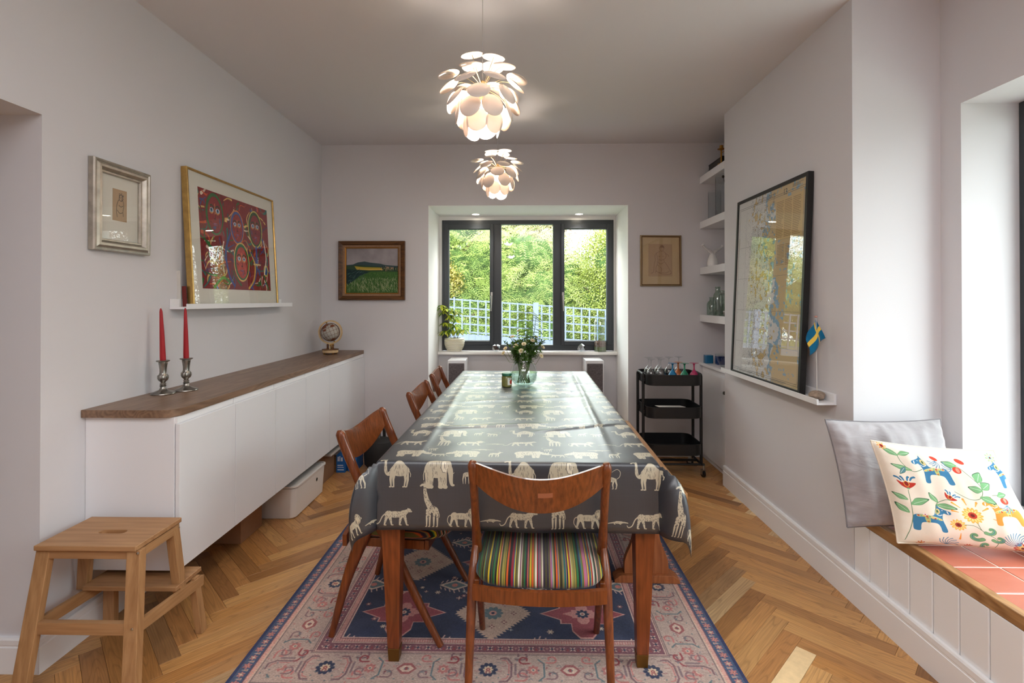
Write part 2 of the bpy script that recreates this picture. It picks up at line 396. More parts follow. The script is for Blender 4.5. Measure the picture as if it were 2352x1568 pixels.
# rear wall behind the camera, with a wide glazed opening
m = MB(); m.box(-3.6, -3.1, -.1, 2.5, -2.8, CEIL)
struct(m, 'wall_rear', M_wall)
d = struct(MB().box(-.5, -2.84, 0, .5, -2.79, 2.1).box(-.47, -2.80, 1.1, .47, -2.785, 2.0), 'door_1', M_white, bevel=.004)
# baseboards (moulded profile)
def skirt(name, pts, h, inward):
    """pts: polyline on the floor along the wall; profile with a stepped top"""
    prof = [(0, 0), (.017, 0), (.017, h*.74), (.0145, h*.75), (.0145, h*.80), (.016, h*.82), (.016, h*.95), (.012, h), (0, h)]
    m = MB(); P = [Vector((p[0], p[1], 0)) for p in pts]; n = len(P); rows = []
    for i in range(n):
        d0 = (P[i]-P[i-1]).normalized() if i > 0 else None; d1_ = (P[i+1]-P[i]).normalized() if i < n-1 else None
        n0 = Vector((-d0.y, d0.x, 0)) if d0 else None; n1 = Vector((-d1_.y, d1_.x, 0)) if d1_ else None
        if n0 is None: nn = n1
        elif n1 is None: nn = n0
        else: nn = (n0+n1); nn = nn/nn.dot(n0)
        rows.append([P[i]+nn*inward*a+Vector((0, 0, b)) for a, b in prof])
    k = len(prof); v = [q for r_ in rows for q in r_]
    f = [(i*k+j, i*k+j+1, (i+1)*k+j+1, (i+1)*k+j) for i in range(n-1) for j in range(k-1)]+[tuple(range(k)), tuple((n-1)*k+j for j in range(k))]
    m.add(v, f); return struct(m, name, M_white)
skirt('baseboard_left', [(XL-.28, 1.823), (XL, 1.823), (XL, YB)], .128, -1)
skirt('baseboard_back', [(XL, YB), (NX0, YB)], .125, -1); skirt('baseboard_back_right', [(NX1, YB), (1.56, YB)], .125, -1)
skirt('baseboard_right', [(XR, 3.745), (XR, -2.6)], .145, -1)
skirt('baseboard_niche', [(NX0, YN-.07), (NX1, YN-.07)], .125, -1)

# ------------------------------------------------------------------ back window
def ring(m, x0, x1, z0, z1, wL, wR, wB, wT, y0, y1):
    m.box(x0, y0, z0, x0+wL, y1, z1); m.box(x1-wR, y0, z0, x1, y1, z1); m.box(x0+wL, y0, z0, x1-wR, y1, z0+wB); m.box(x0+wL, y0, z1-wT, x1-wR, y1, z1); return m
m = MB(); m.box(NX0, 5.0, 2.147, NX1, YO-.02, NZ-.0016); m.box(NX0+.0016, 5.0, .835, -.784, YO-.02, 2.147); m.box(.910, 5.0, .835, NX1-.0016, YO-.02, 2.147)
struct(m, 'trim_2', M_reveal)
w1 = struct(ring(MB(), -.784, .910, .859, 2.147, .024, .022, .056, .04, 4.985, 5.06), 'window_1', M_dark, bevel=.002)
for a, b in ((-.272, -.196), (.315, .392)): put(MB().box(a, 4.985, .915, b, 5.06, 2.107), 'mullion', M_dark, w1, bevel=.002)
for k, (a, b, ga, gb) in enumerate(((-.760, -.272, -.718, -.306), (.392, .888, .4225, .847))):
    s = put(ring(MB(), a, b, .915, 2.107, ga-a, b-gb, .038, .046, 4.972, 5.05), 'sash', M_dark, w1, bevel=.003)
    put(ring(MB(), ga-.001, gb+.001, .952, 2.062, .006, .006, .006, .006, 4.990, 5.03), 'glazing_bead', mat('bead', (70, 75, 78), .5), w1)
    put(MB().box(ga, 5.012, .953, gb, 5.016, 2.061), 'glass_pane', M_pane, w1)
    hx = b-.018 if k == 0 else a+.018; sg = -1 if k == 0 else 1
    h = MB().box(hx-.009, 4.962, 1.385, hx+.009, 4.972, 1.435)
    h.tube([(hx, 4.965, 1.40), (hx, 4.948, 1.398), (hx+sg*-.002, 4.942, 1.38), (hx, 4.940, 1.31), (hx+sg*.003, 4.942, 1.25)], [.007, .009, .009, .006, .005], 8)
    put(h, 'handle', M_steel, s, smooth=True, label='polished chrome window handle')
put(MB().box(-.196, 5.012, .915, .315, 5.016, 2.107), 'glass_pane', M_pane, w1)
struct(MB().box(NX0+.0016, 4.90, .826, NX1-.0016, 5.0, .857), 'trim_3', mat('sill_paint', (240, 238, 234), .35), bevel=.008, seg=3)
# added frame around the unseen ceiling fill light behind the camera
struct(ring(MB(), -1.46, 1.26, -1.61, .51, .06, .06, .06, .06, 0, .04).xf(Matrix(((1, 0, 0, 0), (0, 0, 1, 0), (0, -1, 0, CEIL), (0, 0, 0, 1)))), 'fill_light_frame', M_white)
# right window (bay over the seat)
w2 = struct(MB().box(XW, WY-.075, WZ0+.05, XW+.07, WY, WZ1).box(XW, 0, WZ0+.05, XW+.07, .07, WZ1).box(XW, .07, WZ1-.07, XW+.07, WY-.075, WZ1).box(XW, .07, WZ0+.05, XW+.07, WY-.075, WZ0+.12)
            .box(XW, 1.05, WZ0+.12, XW+.07, 1.13, WZ1-.07), 'window_2', M_dark, bevel=.004)
for a, b in ((.07, 1.05), (1.13, WY-.075)): put(MB().box(XW+.03, a, WZ0+.12, XW+.034, b, WZ1-.07), 'glass_pane', M_pane, w2)
struct(MB().box(XA, .0, WZ0, XW, WY, WZ0+.05).box(XW+.0, 0, WZ0, 2.45, WY, WZ0+.05), 'trim_4', M_white, bevel=.004)

# ------------------------------------------------------------------ window seat
ws = thing('window_seat', 'built-in window seat with terracotta tile top, oak nosing and white boarded front', 'window seat', (1.7, 1.1, 0))
SZ = .41; put(MB().box(1.515, -.2, .14, XA, YA, SZ-.03), 'body', M_white, ws)
y = YA; i = 0
while y > .9:
    y1 = y-(.1 if i == 0 else .1115)
    put(MB().box(XR+.0005, y1+.002, .12, XR+.0165, y-.002, SZ-.042), 'panel_board', M_white, ws, bevel=.0035, seg=2); y = y1; i += 1
put(MB().box(XR+.004, -.2, .145, XR+.014, y, SZ-.042), 'panel_front', M_white, ws)
put(MB().box(1.498, -.2, SZ-.042, 1.5335, YA-.0005, SZ+.003), 'nosing', wood('oak_nosing', (128, 88, 52), (190, 148, 100), 'Y', 70, .4), ws, bevel=.004, seg=3)
put(MB().box(1.5335, -.2, SZ-.03, XA, YA-.0005, SZ-.0022), 'grout_bed', mat('grout', (232, 224, 214), .9), ws)
t = NT('terracotta'); tc = t.n('TexCoord').outputs['Object']; oi = t.n('ObjectInfo').outputs['Random']
n1 = t.n('TexNoise', {'Vector': t.n('Mapping', {'Vector': tc, 'Scale': (6, 18, 1)}).outputs[0], 'Scale': 1.0, 'Detail': 5.0})
t.set(t.t.nodes[-1], 'Scale', 1.0) if False else None
cc = t.mix(t.math('ADD', t.math('MULTIPLY', n1.outputs[0], .8).outputs[0], t.math('MULTIPLY', oi, .35).outputs[0]).outputs[0], lin((160, 78, 54)), lin((192, 118, 98)))
t.P(col=cc, rough=.34, spec=.5); t.bump(n1.outputs[0], .25); M_terra = t.m
tm = None; TS = .1605
for j in range(9):
    for i_ in range(3):
        y1 = 2.308-.16+ -j*TS+.0; y0 = y1-TS+.004+.0; x0 = 1.5365+i_*TS*1.015; x1 = min(x0+TS-.003, XA-.002)
        yy0, yy1 = 1.828+(2-j)*TS+.003, 1.828+(3-j)*TS-.003
        if yy1 > YA-.003: yy1 = YA-.003
        if yy0 > YA-.03: continue
        put(MB().box(x0, yy0, SZ-.02, x1, yy1, SZ+random.uniform(-.0012, 0)), 'tile', M_terra, ws, bevel=.002)

# ------------------------------------------------------------------ alcove shelves and cupboard
SX = 1.556
for z, nm in ((2.427, 'top white floating alcove shelf holding a black box'), (2.036, 'second white alcove shelf from the top, holding glass cylinders'),
              (1.639, 'third white alcove shelf from the top, holding a white twin-spout vase'), (1.231, 'lowest white floating alcove shelf, holding glass jugs and jars')):
    solo(MB().box(SX, 3.746, z-.06, XA-.001, YB-.001, z), 'floating_shelf', M_white, nm, 'shelf', 'white floating shelves in the alcove', bevel=.002)
cb = thing('alcove_cupboard', 'low white painted cupboard built into the alcove behind the trolley', 'cupboard', (1.7, 4.08, 0))
put(MB().box(1.575, 3.746, .0, XA-.001, YB-.001, .795), 'body', M_white, cb)
put(MB().box(1.548, 3.747, .796, XA-.001, YB-.001, .819), 'cupboard_top', M_white, cb, bevel=.004)
dr = put(MB().box(1.556, 3.80, .045, 1.574, YB-.06, .755), 'door', M_white, cb, bevel=.002)
put(MB().lathe([(0, 0), (.006, 0), (.005, .012), (.013, .02), (.014, .027), (.008, .032), (0, .033)], (1.556, 3.845, .655), 14, Matrix.Rotation(R(-90), 3, 'Y')), 'knob', M_pewter, dr, smooth=True, label='small round pewter knob')
# ------------------------------------------------------------------ sideboard
M_lamd = mat('cabinet_carcase', (150, 148, 146), .6)
FX = -1.377; ys = [2.014, 2.414, 2.814, 3.214, 3.614, 4.421]; CB, CT = .272, .886
names = ['white handleless wall-hung cabinet nearest the stool, with the plain end panel', 'white handleless wall-hung cabinet, second along from the stool', 'white handleless wall-hung cabinet, third along from the stool',
         'white handleless wall-hung cabinet, fourth along from the stool', 'wide white handleless wall-hung cabinet in the corner below the globe']
for i in range(5):
    y0, y1 = ys[i], ys[i+1]
    cbn = thing('wall_cabinet', names[i], 'cabinet', (-1.57, (y0+y1)/2, CB), 'wall-hung cabinets under the brown worktop')
    put(MB().box(XL+.001, y0+(.0165 if i == 0 else .001), CB+.002, FX-.021, y1-.001, CT-.001), 'body', M_lamd, cbn)
    if i == 0: put(MB().box(XL+.001, y0, CB-.004, FX-.0215, y0+.016, CT-.001), 'end_panel', M_lam, cbn, bevel=.001)
    put(MB().box(FX-.018, y0+.0025, CB-.002, FX, y1-.0025, .856), 'door', M_lam, cbn, bevel=.001)
    m = MB(); pr = [(FX-.0205, CT-.001), (FX-.0205, .84), (FX-.0185, .84), (FX-.0185, .862), (FX-.013, .867), (FX-.004, .866), (FX-.002, .871), (FX-.010, .875), (FX-.012, CT-.001)]
    pr = [(FX-.0208, CT-.001), (FX-.0208, .858), (FX-.0175, .8565), (FX-.014, .8575), (FX-.0125, .862), (FX-.012, CT-.001)]
    m.prism(pr, y0+.004, y1-.0005, 'XZ'); put(m, 'handle_rail', M_white, cbn)
wt = MB(); x0, x1, y0, y1, r = XL+.001, -1.384, 1.992, YB-.002, .065
pl = [(x0, y0)]+[(x1-r+r*math.sin(a), y0+r-r*math.cos(a)) for a in [R(9*k) for k in range(11)]]+[(x1, y1), (x0, y1)]
wt.prism(pl, CT, .917)
solo(wt, 'worktop', wood('brown_oak_laminate', (98, 74, 58), (150, 121, 98), 'Y', 46, .38, streak=.45), 'long brown wood worktop with a rounded corner on the white cabinets', 'worktop', bevel=.0015)
WT = .917

# ------------------------------------------------------------------ things under the cabinets
M_card = mat('cardboard', (158, 116, 84), .9, var=(30, .06)); M_card2 = mat('cardboard_dark', (140, 104, 76), .9, var=(30, .06))
def carton(x0, y0, x1, y1, z0, z1, m, label, fl=True):
    b = thing('cardboard_box', label, 'box', ((x0+x1)/2, (y0+y1)/2, z0)); put(MB().box(x0, y0, z0, x1, y1, z1-.003), 'body', m, b, bevel=.0015)
    ym = (y0+y1)/2; put(MB().box(x0, y0, z1-.0025, x1, ym-.001, z1), 'flap', m, b); put(MB().box(x0, ym+.001, z1-.0025, x1, y1, z1), 'flap', m, b)
carton(-1.742, 2.79, -1.560, 3.02, .0005, .262, M_card, 'brown cardboard box under the near cabinets, in front of the white tub')
carton(-1.74, 3.60, -1.462, 3.93, .0005, .205, M_card2, 'tan cardboard box under the far cabinets behind the white tub')
tb = thing('storage_tub', 'white plastic storage tub with lid under the cabinets', 'storage box', (-1.57, 3.34, 0))
def rrect(x0, y0, x1, y1, r, n=6):
    c = [(x1-r, y0+r, -90), (x1-r, y1-r, 0), (x0+r, y1-r, 90), (x0+r, y0+r, 180)]
    return [(a+r*math.cos(R(s+90*k/n)), b+r*math.sin(R(s+90*k/n))) for a, b, s in c for k in range(n+1)]
def loft(m, loops, cap0=True, cap1=True):
    n = len(loops[0]); v = [p for l in loops for p in l]
    f = [(i*n+k, i*n+(k+1) % n, (i+1)*n+(k+1) % n, (i+1)*n+k) for i in range(len(loops)-1) for k in range(n)]
    if cap0: f.append(tuple(range(n-1, -1, -1)))
    if cap1: f.append(tuple((len(loops)-1)*n+k for k in range(n)))
    return m.add(v, f)
L3 = lambda pts, z: [(a, b, z) for a, b in pts]
M_plastic = mat('white_plastic', (226, 222, 218), .4)
m = MB(); loft(m, [L3(rrect(-1.735, 3.115, -1.41, 3.565, .035), .001), L3(rrect(-1.742, 3.11, -1.402, 3.572, .035), .008), L3(rrect(-1.752, 3.10, -1.392, 3.582, .035), .190)]); put(m, 'tub', M_plastic, tb, smooth=True)
m = MB(); loft(m, [L3(rrect(-1.748, 3.104, -1.396, 3.578, .034), .1935), L3(rrect(-1.760, 3.092, -1.384, 3.590, .04), .196), L3(rrect(-1.760, 3.092, -1.384, 3.590, .04), .206), L3(rrect(-1.756, 3.096, -1.388, 3.586, .037), .2075),
         L3(rrect(-1.748, 3.104, -1.396, 3.578, .03), .2075), L3(rrect(-1.746, 3.106, -1.398, 3.576, .03), .201)]); put(m, 'lid', M_plastic, tb, smooth=True)
hv = MB(); hv.lathe([(0, 0), (.011, 0), (.012, .0008), (.009, .0012), (0, .0012)], (-1.3945, 3.43, .135), 14, Matrix.Rotation(R(90), 3, 'Y')); put(hv, 'grip_hole', mat('dark_hole', (20, 14, 10), .9), tb, label='dark round finger hole')
m = MB(); m.prism([(-1.72, .03), (-1.665, .03), (-1.667, .045), (-1.685, .045), (-1.70, .065), (-1.712, .085), (-1.72, .10)], 3.0985, 3.1075, 'XZ')
for p in ([(-1.66, .10), (-1.636, .10), (-1.637, .125), (-1.65, .122), (-1.64, .112)], [(-1.652, .13), (-1.64, .133), (-1.646, .15)], [(-1.655, .155), (-1.642, .16), (-1.65, .172)]): m.prism(p, 3.0985, 3.1075, 'XZ')
put(m, 'printed_mark', mat('brown_print', (70, 38, 26), .8), tb, label='brown printed mark on the end')
M_blue = mat('blue_card', (24, 96, 168), .5); M_wht = mat('print_white', (225, 230, 235), .6)
def bluebox(x0, y0, x1, y1, z1, lab, cells):
    b = thing('blue_carton', lab, 'carton', ((x0+x1)/2, (y0+y1)/2, 0), 'blue cartons under the sideboard'); put(MB().box(x0, y0, .0005, x1, y1, z1), 'body', M_blue, b, bevel=.001)
    for a, c, w_, h in cells: put(MB().box(x0+a, y0-.0006, c, x0+a+w_, y0+.001, c+h), 'printed_line', M_wht, b)
bluebox(-1.455, 3.955, -1.385, 4.10, .138, 'blue printed carton on the floor, left of the two', [(.01, .055, .045, .006), (.01, .04, .05, .004), (.01, .02, .05, .006), (.012, .09, .008, .035), (.026, .09, .006, .04), (.04, .09, .01, .03)])
bluebox(-1.375, 3.99, -1.305, 4.16, .128, 'blue printed carton on the floor, right of the two', [(.02, .06, .012, .012), (.01, .03, .05, .005)])
lf = CV(.14, .1, 140, (196, 190, 184))
for k in range(60): lf.ell(random.random()*.14, random.random()*.1, random.uniform(.002, .008), random.uniform(.002, .006), random.choice([(70, 60, 58), (120, 110, 105), (150, 70, 60), (60, 70, 90)]), random.random()*3)
mg = MB().box(-1.60, 3.70, .206, -1.40, 3.92, .222)
solo(mg, 'magazine', printmat('magazine_print', lf, .5), 'printed magazine lying on the tan box under the far cabinets', 'magazine', uv=[(p[0]*7, p[1]*7+p[2]*9) for p in mg.v])
bb = thing('black_bag', 'round black bag with an upright strap on the floor in the corner', 'bag', (-1.15, 4.12, 0))
m = MB(); m.lathe([(0, .001), (.10, .002), (.128, .03), (.135, .10), (.128, .17), (.105, .21), (.06, .228), (0, .232)], (-1.15, 4.12, 0), 28)
put(m, 'body', mat('black_fabric', (22, 20, 21), .75, bump=(60, .3)), bb, smooth=True)
put(MB().tube([(-1.16, 4.10, .21), (-1.165, 4.13, .28), (-1.155, 4.17, .35), (-1.15, 4.2, .36), (-1.14, 4.19, .28), (-1.13, 4.17, .19)], (.016, .005), 8) if False else MB().tube([(-1.16, 4.10, .21), (-1.165, 4.13, .27), (-1.155, 4.16, .31), (-1.14, 4.18, .30), (-1.13, 4.17, .19)], [(.014, .004)]*5, 8), 'strap', M_black, bb, smooth=True)

# ------------------------------------------------------------------ candlesticks, candles, globe
def candlestick(x, y, lab):
    t_ = thing('candlestick', lab, 'candlestick', (x, y, WT), 'pair of pewter candlesticks', local=True)
    put(MB().lathe([(0, .0), (.049, .0), (.051, .002), (.050, .005), (.046, .007), (.044, .008), (.034, .012), (.018, .018), (.013, .024), (.011, .034)], n=36), 'foot', M_pewter, t_, smooth=True)
    pr = [(.011, .034), (.015, .038), (.010, .042), (.014, .046), (.009, .052), (.012, .058), (.018, .064), (.0215, .074), (.021, .086), (.016, .092), (.014, .10), (.0145, .115), (.017, .135), (.019, .145), (.017, .149)]
    vs = []; n = 36; m = MB()
    for r, z in pr:
        for k in range(n):
            fl_ = 1+(.06*math.cos(12*2*math.pi*k/n) if .06 < z < .092 else 0); a = 2*math.pi*k/n; vs.append((r*fl_*math.cos(a), r*fl_*math.sin(a), z))
    m.add(vs, [(i*n+k, i*n+(k+1) % n, (i+1)*n+(k+1) % n, (i+1)*n+k) for i in range(len(pr)-1) for k in range(n)]); put(m, 'stem', M_pewter, t_, smooth=True)
    put(MB().lathe([(.017, .148), (.027, .152), (.0285, .155), (.027, .157), (.0125, .157), (.0125, .140), (0, .140)], n=30), 'cup', M_pewter, t_, smooth=True)
    return t_
M_wax = mat('red_wax', (156, 4, 18), .55)
candlestick(-1.684, 2.347, 'pewter candlestick with a round foot, nearer the end of the worktop'); candlestick(-1.636, 2.440, 'pewter candlestick with a round foot, nearer the middle of the worktop')
for x, y, tx, lab in ((-1.684, 2.347, -.012, 'tall red taper candle tilted slightly, in the left candlestick'), (-1.636, 2.440, -.006, 'tall red taper candle in the right candlestick')):
    c = thing('candle', lab, 'candle', (x, y, WT+.1405), 'red taper candles', local=True)
    put(MB().tube([(0, 0, 0), (tx*.1, 0, .03), (tx*.5, 0, .15), (tx*.9, 0, .245), (tx, 0, .256), (tx, 0, .262)], [.0118, .0122, .0095, .0062, .004, .001], 14), 'wax', M_wax, c, smooth=True)
    put(MB().tube([(tx, 0, .26), (tx, 0, .268)], .0012, 6), 'wick', mat('wick', (230, 220, 200), .9), c)
g = thing('globe', 'small wooden model globe in a ring stand on the worktop corner', 'globe', (-1.561, 4.107, WT), local=True)
M_ply = mat('pale_plywood', (206, 178, 136), .6, var=(40, .1)); M_plyd = mat('burnt_edge', (110, 70, 36), .6)
put(MB().lathe([(0, .010), (.064, .010), (.064, .014), (0, .014)], n=32), 'base_plate', M_plyd, g)
put(MB().lathe([(0, .014), (.062, .014), (.062, .034), (0, .034)], n=32), 'base_drum', M_ply, g)
put(MB().lathe([(0, .034), (.066, .034), (.066, .040), (0, .040)], n=32), 'base_rim', M_plyd, g)
for a in (45, 135, 225, 315): put(MB().lathe([(.007, 0), (.008, .005), (.006, .010), (0, .010)], (.05*math.cos(R(a)), .05*math.sin(R(a)), 0), 10), 'foot', M_brass, g)
for x, mm in ((-.022, M_plyd), (0, M_ply), (.022, M_plyd)): put(MB().prism([(-.02, .04), (.02, .04), (.012, .055), (.016, .07), (.008, .086), (-.008, .086), (-.014, .07), (-.01, .055)], x-.004, x+.004, 'YZ'), 'bracket', mm, g)
put(MB().tube([(0.012, 0, .045), (.02, -.01, .06), (.0, -.014, .072), (.03, -.008, .08)], .005, 8), 'gear_arm', M_brass, g)
gc = Vector((0, 0, .178)); rg = MB()
for dy in (-.007, .007):
    lo = []
    for rr, yy in ((.086, dy-.002), (.098, dy-.002), (.098, dy+.002), (.086, dy+.002)): lo.append([(gc.x+rr*math.cos(2*math.pi*k/48), yy, gc.z+rr*math.sin(2*math.pi*k/48)) for k in range(48)])
    lo.append(lo[0]); loft(rg, lo, False, False)
for k in range(24):
    a = 2*math.pi*k/24; rg.tube([(gc.x+.092*math.cos(a), -.008, gc.z+.092*math.sin(a)), (gc.x+.092*math.cos(a), .008, gc.z+.092*math.sin(a))], .004, 6)
put(rg, 'meridian_ring', M_ply, g, ang=30)
tilt = Matrix.Rotation(R(-23), 3, 'Y')
sp = MB().ball((0, 0, 0), .0735, 14)
sph = put(MB().add([gc+tilt@Vector(p) for p in sp.v], sp.f), 'sphere', mat('globe_skin', (176, 172, 164), .5, var=(12, .12)), g, smooth=True)
gr = MB()
for la in (-50, -25, 0, 25, 50):
    rr, zz = .0745*math.cos(R(la)), .0745*math.sin(R(la)); pts = [gc+tilt@Vector((rr*math.cos(2*math.pi*k/32), rr*math.sin(2*math.pi*k/32), zz)) for k in range(33)]; gr.tube(pts, .0011, 5, cap=False)
for lo_ in range(0, 180, 22):
    pts = [gc+tilt@(Matrix.Rotation(R(lo_), 3, 'Z')@Vector((.0745*math.cos(2*math.pi*k/32), 0, .0745*math.sin(2*math.pi*k/32)))) for k in range(33)]; gr.tube(pts, .0011, 5, cap=False)
put(gr, 'grid_lines', M_plyd, sph)
ld = MB()
for la, lo_, s in ((45, -110, .028), (55, -80, .02), (20, -100, .014), (-62, -70, .018), (30, -40, .02)):
    c = Vector((math.cos(R(la))*math.cos(R(lo_)), math.cos(R(la))*math.sin(R(lo_)), math.sin(R(la)))); u = c.cross(Vector((0, 0, 1))).normalized(); v_ = c.cross(u); pts = []
    for k in range(12):
        a = 2*math.pi*k/12; q = (c*.0745+u*s*math.cos(a)*(1+.3*math.sin(3*a))+v_*s*.6*math.sin(a)).normalized(); pts.append(q)
    n0 = [gc+tilt@(q*.0742) for q in pts]; n1 = [gc+tilt@(q*.0758) for q in pts]; loft(ld, [n0, n1])
put(ld, 'land', mat('land_brown', (120, 62, 34), .6), sph)
for s in (1, -1): put(MB().ball(gc+tilt@Vector((0, 0, s*.083)), .007, 6), 'axis_pin', M_brass, g, smooth=True)

# ------------------------------------------------------------------ dining table
TA, TB, TZ = .509, 1.188, .762; TROT = R(-1.02)
tbl = thing('dining_table', 'long teak dining table with tapered legs under the animal tablecloth', 'table', (.005, 3.04, 0), rz=TROT, local=True)
M_teak = wood('teak', (84, 38, 14), (140, 72, 34), 'Z', 90, .34, coat=.15, streak=.3); M_teakx = wood('teak_top', (84, 40, 16), (140, 74, 36), 'Y', 60, .35)
put(MB().box(-TA+.004, -TB+.004, TZ-.028, TA-.004, TB-.004, TZ-.001), 'tabletop', M_teakx, tbl, bevel=.004)
for x in (-1, 1): put(MB().box(x*(TA-.05)-.011, -TB+.09, TZ-.11, x*(TA-.05)+.011, TB-.09, TZ-.029), 'side_apron', M_teakx, tbl)
for y in (-1, 1): put(MB().box(-TA+.08, y*(TB-.045)-.011, TZ-.11, TA-.08, y*(TB-.045)+.011, TZ-.029), 'end_apron', M_teakx, tbl)
for sx in (-1, 1):
    for sy in (-1, 1):
        dx = .025 if (sx == -1 and sy == -1) else 0
        cx, cy = sx*(TA-.048), sy*(TB-.045)
        if sy == -1: cx = -.468 if sx < 0 else .468
        def lp(z, hw): return [(cx-hw+ox, cy-hw+oy, z), (cx+hw+ox, cy-hw+oy, z), (cx+hw+ox, cy+hw+oy, z), (cx-hw+ox, cy+hw+oy, z)]
        ox = oy = 0; m = MB(); ls = [lp(TZ-.029, .036), lp(.50, .036)]
        ox, oy = -sx*.006, 0; ls += [lp(.055, .0215)]; loft(m, ls)
        lg = put(m, 'leg', M_teak, tbl, bevel=.002)
        ox, oy = -sx*.007, 0; m = MB(); loft(m, [lp(.0075, .0195), lp(.0548, .022)]); put(m, 'foot_cap', mat('aged_brass', (128, 92, 44), .42, .9), lg, bevel=.001, label='brass foot cap')

